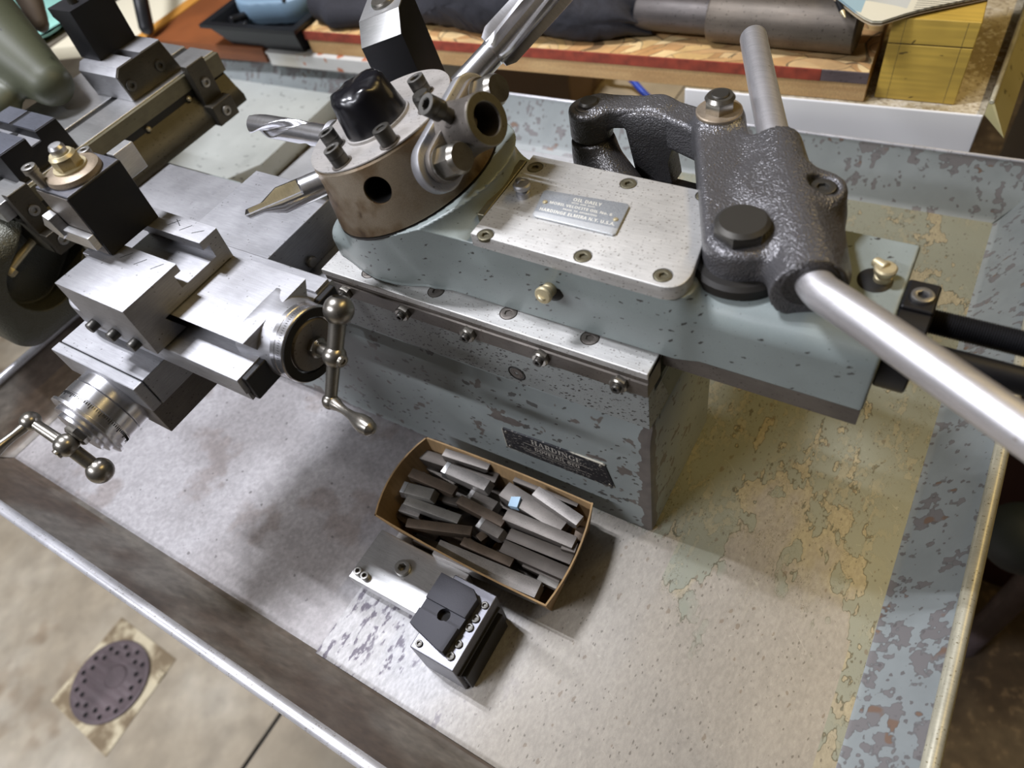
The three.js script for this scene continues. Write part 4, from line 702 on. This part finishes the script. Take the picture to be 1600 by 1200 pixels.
{
  let first = 0;
  const Y0 = (y) => y;
  const bit = (label, x0, z0, x1, z1, y, w, m, roll = 0, nose = 1, dy = 0) => {
    const L = Math.hypot(x1 - x0, z1 - z0), t = thing('lathe_tool_bit', label, 'tool bit', [(x0 + x1) / 2, y - w, (z0 + z1) / 2], 'tool bits in the cardboard box', true);
    const g = ext([[-L / 2, -w / 2], [L / 2 - (nose ? 4 : 0), -w / 2], [L / 2, -w / 2 + (nose ? 4 : 0)], [L / 2 - (nose === 2 ? 3 : 0), w / 2], [-L / 2 + (nose === 2 ? 2 : 0), w / 2]], 'xy', -w / 2, w / 2, .35);
    g.rotateX(roll); g.rotateZ(dy); g.translate(0, w / 2, 0);
    part(t, 'bar', g, bitMats[m]); if (nose === 2) part(t, 'ground_end', ext([[-L / 2 - 1.5, .3], [-L / 2 + 5, .3], [-L / 2 + 3.6, w + .25], [-L / 2, w + .25]], 'xy', -w / 2 - .1, w / 2 + .1, .2), M.plate, null, 'bright ground end'); t.rotation.y = -Math.atan2(z1 - z0, x1 - x0); return t;
  };
  bit('speckled grey tool bit at the back left of the box, lying on top', -169.7, 22.2, -128.6, 18.2, 35, 7.3, 0, 0, 1);
  bit('dark flat tool bit under the speckled one at the back left corner', -190.4, 28.0, -121.2, 21.1, 27, 9.6, 1, 0, 1);
  bit('pitted bright tool bit with a chipped white end, on top left of centre', -160.4, 34.6, -117.1, 34.2, 37, 9.8, 2, 0, 2);
  bit('rusty brown tool bit at the left, behind the pale stubby one', -184.8, 49.1, -142.2, 47.8, 34, 8.2, 3, 0, 1);
  bit('short pale grey tool bit with rounded end at the left of the box', -182.5, 63.3, -153.4, 58.1, 35, 9.5, 4, 0, 2);
  bit('long pale tool bit lying below the short pale one at the left', -176.1, 70.1, -127.5, 65.5, 30, 7.7, 4, 0, 1);
  bit('small light stub showing beneath the pale bits at the left', -180.1, 74.9, -162.1, 72.5, 23, 6.8, 2, 0, 0);
  bit('brown-grey bit lying nearly level at the front left of the box', -162.5, 86.4, -113.0, 70.2, 32, 7.5, 3, 0, 1);
  bit('short plain grey bit in the middle of the box', -133.2, 43.3, -105.8, 44.6, 29, 9.7, 0, 0, 2);
  bit('brownish long bit with a coppery end in the middle of the box', -136.0, 52.2, -94.0, 54.3, 33, 7.9, 3, 0, 1);
  bit('short grey bit with a notched end just in front of the middle', -112.5, 61.2, -89.1, 62.7, 31, 8.4, 0, 0, 2);
  bit('widest plain grey bit in the right half of the box', -108.5, 29.5, -52.3, 37.3, 33, 13.7, 0, 0, 1);
  bit('bright spotted bit lying on top at the right rear', -82.8, 23.8, -41.6, 31.8, 40, 8.9, 2, 0, 1);
  bit('narrow dark bit along the back wall of the box', -106.8, 17.0, -51.8, 15.8, 31, 6.3, 1, 0, 1);
  bit('long grey bit with a white ground end right of the middle', -96.2, 47.9, -39.3, 46.0, 34, 9.8, 0, 0, 1);
  bit('dull grey bit below the one with the white end', -88.3, 58.7, -36.7, 55.6, 28, 9.5, 1, 0, 1);
  bit('wide dark grey bit near the front right of the box', -86.8, 69.7, -34.4, 67.9, 30, 10.3, 1, 0, 1);
  bit('brown-grey bit behind the long polished bar at the front', -115.5, 79.8, -73.2, 78.2, 31, 6.7, 3, 0, 1);
  bit('longest polished bar along the front of the box', -130.5, 92.5, -46.6, 87.4, 31, 12.5, 2, 0, 0);
  bit('tiny brown stub beside the notched bit', -109.2, 67.6, -102.9, 70.1, 27, 6.5, 3, 0, 0);
  bit('small brown bit standing crosswise at the right wall', -41.9, 30.7, -39.3, 42.4, 30, 6.9, 3, 0, 0);
  bit('thin dark bit just behind the right end of the polished bar', -67.3, 73.2, -37.7, 73.0, 26, 5.3, 1, 0, 0);
  bit('small bright stub in the front right corner', -52.4, 78.0, -37.0, 77.8, 27, 4.9, 4, 0, 0);
  bit('dark stub half hidden behind the rusty bit', -160.3, 54.3, -138.4, 51.3, 25, 7.5, 1, 0, 0);
  bit('dark round-nosed end piece near the right wall', -47.4, 49.7, -36.9, 48.2, 31, 7.8, 1, 0, 0);
  bit('dark bit low in the middle of the box', -140.3, 34.1, -85.0, 34.5, 18, 8.5, 1, 0, 0);
  bit('dark bit low at the front left of the box', -157.8, 89.9, -99.3, 85.3, 16, 8.3, 1, 0, 0);
  bit('dark bit low at the right of the box', -87.5, 48.0, -42.8, 47.2, 18, 8.1, 1, 0, 0);

  let low = 0;
  for (const [x, z, l, a, m] of [[-165, 30, 46, 4, 1], [-170, 46, 40, 8, 0], [-172, 62, 44, 2, 1], [-166, 78, 50, 6, 3], [-120, 30, 44, 5, 1], [-128, 44, 46, 3, 0], [-124, 60, 48, 8, 1], [-120, 76, 46, 4, 3], [-76, 28, 46, 6, 1], [-80, 44, 48, 2, 3], [-74, 60, 46, 7, 1], [-72, 76, 46, 3, 0]]) { const c = Math.cos(a / 20), s = Math.sin(a / 20) * .5; bit('dark tool bit deep in the box, ' + ['left', 'middle', 'right'][low >> 2] + ' third, ' + ['back row by the bed', 'second row from the bed', 'third row from the bed', 'front row by the bright plate'][low++ & 3], x - l / 2 * c, z - l / 2 * s, x + l / 2 * c, z + l / 2 * s, 15, 11.5, m, 0, 1); }
  const chip = thing('blue_chip', 'small pale blue plastic scrap among the tool bits', 'scrap', [-94, 33, 37]);
  part(chip, 'scrap', loft([[[-98, 30, 34], [-91, 30, 32], [-89, 30, 40], [-96, 30, 41]], [[-99, 35, 34], [-92, 36, 31.5], [-90.5, 35, 40], [-97, 36, 42]]]), std({ color: 0xa9c6dc, roughness: .5 }));
}
// ---------- cut-off tool holder in front of the box ----------
{
  const t = thing('cutoff_tool_holder', 'tool holder with a bright milled plate and a black clamp block lying on the pan', 'tool holder', [-125, 0, 130]);
  part(t, 'plate', csg(box(-183, -100, 9, 22, 97, 139.5, .8), [hole([-147.5, 15, 116], [0, 1, 0], 6.2, 10)]), M.plate);
  part(t, 'plate_foot', box(-172, -100, .2, 10, 106, 132, .6), M.steelDark);
  const s = part(t, 'socket_screw', socket([-147.5, 17, 116], [0, 1, 0], 6, 9, 3.2, 6), M.socketRim);
  for (const [x, z] of [[-176.5, 133.6], [-169.5, 134.2]]) part(t, 'grub_screw', socket([x, 21, z], [0, 1, 0], 3.3, 6, 1.7, 4), M.socketRim);
  part(t, 'block', box(-101, -66, .3, 42, 107, 163, .8), std({ map: M.steel.map, color: 0xaaaab0, metalness: .7, roughness: .4 }));
  part(t, 'side_clamp', [box(-66.2, -62, 2, 24, 112, 160, .6), box(-66.4, -64.5, 28, 30, 110, 162, .3)], M.black);
  const capG = csg(ext([[-107, 112], [-80, 112], [-74, 117], [-76, 157], [-80.5, 157], [-107, 151]].map(([x, z]) => [x, z]), 'xz', 39, 50, .6), [box(-112, -70, 47.6, 54, 131.5, 139.5, .1), hole([-89.5, 30, 136], [0, 1, 0], 4.6, 30)]);
  part(t, 'clamp_cap', capG, M.blackMatte, null, 'black grooved clamp cap');
  part(t, 'hole_shade', rod([-89.5, 42.2, 136], [-89.5, 42.8, 136], 4.5), M.dark);  // dark disc paints in the shade down the clamp hole
  for (const [x, z, r] of [[-70, 116.5, 2.6], [-71, 127, 3], [-71.5, 134, 3], [-72, 146.6, 2.8], [-72.5, 155.5, 2.9], [-96, 158.5, 2.4]]) part(t, 'cap_screw', socket([x, 41.8, z], [0, 1, 0], r, 1.6, r * .5, 1.2), M.oxide);
}
// ---------- benches behind the pan ----------
const BA = -.0775; // the benches stand slightly askew
const bz = (x, o) => -485 + BA * x + o;
const askew = (g) => { g.rotateY(-Math.atan(BA)); g.translate(0, 0, -485); return g; };
{
  const t = thing('white_bench', 'white painted steel bench top with a raised right edge and dirty surface behind the pan', 'bench', [-20, -800, -640]);
  part(t, 'top_sheet', ext([[-166, bz(-166, 2)], [119, bz(119, 2)], [123, -900], [-166, -900]], 'xz', 66, 70, 1), M.whiteDirt);
  part(t, 'front_flange', askew(box(-166, 119, -20, 69.6, 0, 3.5, 1.6)), std({ color: 0xe9e9ea, roughness: .35 }), null, 'clean white front flange');
  part(t, 'right_flange', loft([[[119, 69, -494], [124, 69, -900], [124, 92, -900], [119, 84, -494]], [[141, 58, -478], [146, 60, -900], [128, 92, -900], [122, 84, -494]]]), M.benchSide, null, 'yellowed speckled right edge');
  part(t, 'edge_bead', rod([121, 83, -492], [126, 92, -900], 2.2), M.rimWorn);
  part(t, 'leg', [box(-160, -120, -800, 66, -560, -520, 3), box(60, 100, -800, 66, -560, -520, 3)], M.benchSide);
}
{
  const t = thing('painted_bench', 'white bench top with orange paint smears under the left end of the wooden board', 'bench', [-640, -800, -640]);
  part(t, 'top_sheet', ext([[-770, bz(-770, 6)], [-480, bz(-480, 6)], [-480, -900], [-770, -900]], 'xz', 66, 70, 1), M.white);
  part(t, 'front_flange', askew(box(-770, -480, 50, 69.6, 4, 7, 1.5)), M.white);
  part(t, 'leg', [box(-760, -720, -800, 66, -540, -500, 3), box(-530, -490, -800, 66, -540, -500, 3)], M.white);
}
{
  const t = thing('wooden_board', 'thick wooden board with red painted edge and chipboard top lying across both benches', 'board', [-330, 70, -600]);
  part(t, 'core', askew(box(-690, 14, 70.4, 89, -190, -.5, .8)), M.pine, null, 'pale layered wood edge');
  part(t, 'top_panel', askew(box(-694, 13, 89, 101, -190, -1, .8)), M.osb, null, 'chipboard top of pressed strands');
  part(t, 'red_edge', askew(box(-693, -30, 89.2, 100.8, -1.4, .6, .4)), M.redEdge, null, 'red painted front edge');
  part(t, 'burnt_corner', askew(box(-30, 13.4, 89.4, 100.6, -1.4, .4, .4)), M.iron);
}
{
  const t = thing('yellow_box', 'small yellow varnished wooden box with a lid standing on the white bench', 'box', [56, 70, -510]);
  const tilt = (g) => { g.translate(-56, 0, 500); g.rotateY(.06); g.translate(56, 0, -500); return g; };
  part(t, 'body', tilt(box(21, 92, 70.3, 125, -590, -499, 1)), M.yellow);
  part(t, 'lid', tilt(box(21, 92, 125.8, 149, -590, -499, 1)), M.yellow);
  for (const x of [32, 82]) part(t, 'corner_joint', tilt(box(x - .15, x + .15, 70.6, 148, -499.2, -498.85, .05)), M.olive);
  part(t, 'lid_seam', tilt(box(21.5, 91.5, 125, 125.8, -589, -499.8, .1)), M.grime);
}
{
  const t = thing('steel_mandrel', 'stepped heavy steel mandrel lying on the wooden board', 'mandrel', [-110, 101, -530]);
  const a = Math.atan(-BA) * 0; const c = V(-10, 127, -520), d = V(-1, 0, -.04 * 0 + .03);
  part(t, 'thick_body', lathe([[0, 0], [24, 0], [25, 1], [25, 143], [24, 145], [0, 145]], c, d, 48), M.pipe);
  part(t, 'thin_end', lathe([[0, 0], [19, 0], [19, 80], [18, 82], [0, 82]], c.clone().addScaledVector(d, 144.5), d, 48), std({ map: M.pipe.map, color: 0xa0a0a8, metalness: .5, roughness: .5 }));
  part(t, 'end_face', rod([-9.6, 127, -520], [-8.6, 127, -520], 22), M.steelDark);
}
{
  const t = thing('printed_magazine', 'curling printed newspaper laid over the yellow box and the mandrel', 'newspaper', [30, 150, -530]);
  const pts = (dy) => { const r = []; for (let j = 0; j <= 10; j++) { const row = []; for (let i = 0; i <= 16; i++) { const s = i / 16, q = j / 10; const x = -34 + s * 128 + q * 14 * 0, sag = -7 * Math.exp(-Math.pow((s - .28) / .2, 2)) + 8 * Math.pow(1 - s, 3); row.push([x, 158 + sag + dy + s * -3, (s < .35 ? -478 - 12 * (1 - s / .35) * 1.6 : -478 - 64 * (s - .35) / .65) - q * 130]); } r.push(row); } return r; };
  const sheet = (a, b) => { const A = pts(a), B = pts(b), pos = [], uv = []; return loft([A[0].concat(B[0].slice().reverse()), ...A.slice(1).map((r, k) => r.concat(B[k + 1].slice().reverse()))]); };
  part(t, 'pages', sheet(-1.6, 0), M.news, (x, y, z) => [(x + 34) / 130, (z + 620) / 150]);
  part(t, 'under_pages', sheet(-4.4, -2), M.tan);
  const p = thing('dark_folder', 'dark flat folder with pale marks leaning behind the mandrel', 'folder', [-100, 110, -590]);
  part(p, 'cover', (() => { const g = box(-160, -30, 0, 4, -40, 60, 1); g.rotateX(.5); g.translate(0, 128, -612); return g; })(), std({ color: 0x5c5d63, roughness: .5 }));
  const pe = thing('black_pen', 'black pen under the corner of the newspaper', 'pen', [-36, 158, -500]);
  part(pe, 'barrel', rod([-50, 166, -530], [-22, 156, -486], 2.6), M.plastic); part(pe, 'tip', rod([-22, 156, -486], [-17, 154, -479], 2.2, .6), M.brassy);
}
{
  const t = thing('black_fabric_bag', 'rumpled black fabric bag lying on the wooden board', 'bag', [-420, 101, -540]);
  const rings = []; const n = 72;
  for (let i = 0; i <= 110; i++) { const s = i / 110, x = -560 + s * 332, env = Math.pow(Math.sin(Math.PI * Math.min(1, .06 + s * .93)), .35), r = [];
    for (let j = 0; j < n; j++) { const a = j * 2 * Math.PI / n, c = Math.cos(a), d = Math.sin(a); const w = 1 + .5 * (fbm(s * 1.3 + .1, (j / n), 6, 3, 601) - .5) + .34 * (fbm(s, j / n, 14, 2, 603) - .5) + .16 * (fbm(s * 2, j / n, 30, 2, 605) - .5);
      const fx = x + 10 * Math.sin(j * .28 + s * 9), h = 30 + 26 * sm(.05, .3, s) * (1 - .35 * sm(.5, .8, s)) + 14 * sm(.82, .95, s); r.push([fx, Math.max(102, 102 + h * env * (.9 * d * w + .75)), bz(x, -58) + 48 * env * c * (.85 + .2 * w) * (s > .75 ? 1 - .5 * (s - .75) : 1) + 10 * sm(.2, .6, s)]); } rings.push(r); }
  part(t, 'cloth', toCreasedNormals(loft(rings), 1.4), M.fabric);
  const q = thing('yellow_tie', 'thin pale plastic strip on the black bag', 'strip', [-340, 160, -560]);
  part(q, 'strip', rod([-335, 150, -535], [-325, 162, -575], 2, 1.4), std({ color: 0xb8b48a, roughness: .5 }));
}
{
  const t = thing('black_tool_case', 'open black plastic case with a lipped rim on the painted bench', 'case', [-740, 70, -480]);
  const R = (x0, x1, z0, z1, y) => [[x0, y, z0], [x1, y, z0], [x1, y, z1], [x0, y, z1]];
  part(t, 'shell', askew(loft([R(-832, -704, -118, 0, 71), R(-858, -698, -130, 12, 104), R(-866, -690, -136, 18, 104), R(-866, -690, -136, 18, 109), R(-852, -702, -126, 8, 109), R(-846, -708, -118, 0, 84)])), M.plastic);
  part(t, 'inner_tray', askew(box(-844, -710, 84, 90, -116, -2, 2)), M.plastic);
  part(t, 'divider', askew([rod([-800, 90, -100], [-812, 112, 6], 5), rod([-850, 104, -60], [-800, 100, -4], 4)].reduce((a, b) => mergeGeometries([clean(a), clean(b)]))), M.plastic);
  const h = thing('blue_power_tool', 'dull blue plastic tool body lying in the open black case', 'power tool', [-740, 90, -470]);
  part(h, 'body', askew(field((p) => { const d = Math.max(capd(p, [-800, 112, -60], [-752, 112, -64], 42, 38), p[1] - 124, 91 - p[1]); return d; }, [-745, 108, -62], 100, 60)), M.blue);
  part(h, 'vent', askew(rod([-738, 123, -32], [-738, 125, -32], 3)), M.dark);
  const c = thing('padded_bag', 'dark padded black bag behind the blue tool in the case', 'bag', [-640, 101, -520]);
  part(c, 'bundle', field((p) => { let d = capd(p, [-668, 122, -470], [-600, 126, -520], 26, 34); d = smin(d, capd(p, [-640, 118, -452], [-590, 116, -470], 18, 16), 12); return Math.max(d, 101.5 - p[1]); }, [-630, 128, -490], 90, 50), M.fabric);
}
{
  const t = thing('brown_desk', 'brown stained desk top with a lighter orange edge at the far left', 'desk', [-900, -800, -640]);
  part(t, 'desk_top', ext([[-1010, -398], [-775, -420], [-775, -1100], [-1064, -1100]], 'xz', 52, 74, 1), M.desk);
  part(t, 'edge_band', ext([[-1034, -396], [-1010, -398], [-1064, -1100], [-1092, -1100]], 'xz', 52, 75.5, 1), M.deskEdge, null, 'lighter orange edge band');
  part(t, 'desk_leg', box(-1000, -940, -800, 52, -700, -640, 3), M.desk);
  const w = thing('cream_panel', 'cream painted metal ledge beside the orange desk edge', 'ledge', [-1130, -800, -700]);
  part(w, 'ledge_top', ext([[-1190, -340], [-1042, -400], [-1100, -1100], [-1290, -1100]], 'xz', 50, 70, 1.5), std({ color: 0xd2cbb4, roughness: .5 }));
  part(w, 'ledge_front', box(-1195, -1050, -800, 49, -600, -440, 2), std({ color: 0x9c947c, roughness: .6 }));
  const k = thing('teal_cloth', 'shiny pale teal plastic sheet lying behind the headstock', 'sheet', [-1330, 40, -420]);
  const rows = []; for (let i = 0; i <= 24; i++) { const r0 = [], r1 = []; for (let j = 0; j <= 24; j++) { const x = -1720 + i * 17.6, z = -760 + j * 20, y = 52 + 26 * (fbm(i / 24, j / 24, 5, 3, 701) - .3); r0.push([x, y, z]); r1.push([x, y - 2, z]); } rows.push(r0.concat(r1.reverse())); }
  part(k, 'sheet', toCreasedNormals(loft(rows), 1.4), M.teal);
  const tb = thing('side_table', 'grey table under the teal sheet at the far left', 'table', [-1500, -800, -560]);
  part(tb, 'table_top', box(-1900, -1300, 20, 40, -1100, -250, 3), std({ color: 0x8a8478, roughness: .6 })); part(tb, 'table_leg', box(-1560, -1500, -800, 20, -620, -560, 3), M.iron);
  const hs = thing('black_hose', 'thick black hose arching behind the rear tool holder', 'hose', [-1010, 74, -420]);
  part(hs, 'hose', pipe([[-1002, 90, -405], [-1006, 124, -422], [-1030, 158, -455], [-1080, 176, -500], [-1150, 170, -560], [-1230, 120, -640]], 11, 60, 20), M.plastic);
}
// ---------- seen through the gap under the board ----------
{
  const t = thing('brown_carton', 'brown carton standing on the floor under the wooden board', 'carton', [-500, -800, -760]);
  part(t, 'carton', [box(-640, -440, -800, -60, -900, -690, 4)], std({ color: 0x7a6450, roughness: .8 }));
  part(t, 'flap', box(-640, -440, -60.5, -56, -900, -690, 1), std({ color: 0x6a5442, roughness: .8 }));
  const c = thing('tan_carton', 'flat tan carton seen in the gap between the benches', 'carton', [-320, -800, -860]);
  part(c, 'carton', box(-440, -150, -800, -140, -1100, -760, 4), M.tan); part(c, 'flap_seam', box(-300, -298, -140.4, -139.4, -1090, -765, .2), M.dark); 
  const b = thing('blue_strap', 'bright blue plastic crate edge in the gap under the board', 'strap', [-420, -130, -760]);
  part(b, 'strap', pipe([[-434, -98, -785], [-425, -104, -772], [-385, -108, -772], [-330, -128, -748], [-290, -140, -742]], 5, 40, 12), std({ color: 0x2a50c8, roughness: .4 }));
  const pb = thing('pale_bag', 'pale crumpled bag under the blue crate edge in the gap', 'bag', [-365, -180, -716]);
  part(pb, 'bag_body', field((p) => capd(p, [-400, -160, -722], [-330, -160, -712], 26, 18), [-365, -155, -716], 70, 40), M.tan);
}
{
  const t = thing('maroon_cabinet', 'dark maroon metal cabinet right of the white bench', 'cabinet', [320, -800, -700]);
  part(t, 'carcass', box(172, 700, -800, 10, -1000, -520, 4), M.maroon); part(t, 'drawer_gap', box(172, 700, -60, -56, -519.6, -519, .2), M.dark); part(t, 'trim_rail', box(172, 700, -100, -92, -521, -517, 1), M.benchSide);
  const k = thing('dark_roller', 'rounded dark grey object on the floor at the right edge', 'roller', [370, -800, -500]);
  part(k, 'roller', field((p) => capd(p, [330, -420, -380], [420, -420, -400], 46, 46), [375, -420, -390], 110, 40), std({ color: 0x3c4650, roughness: .5 })); part(k, 'stand', rod([375, -800, -390], [375, -440, -390], 18), M.iron);
}
renderer.render(scene, camera);
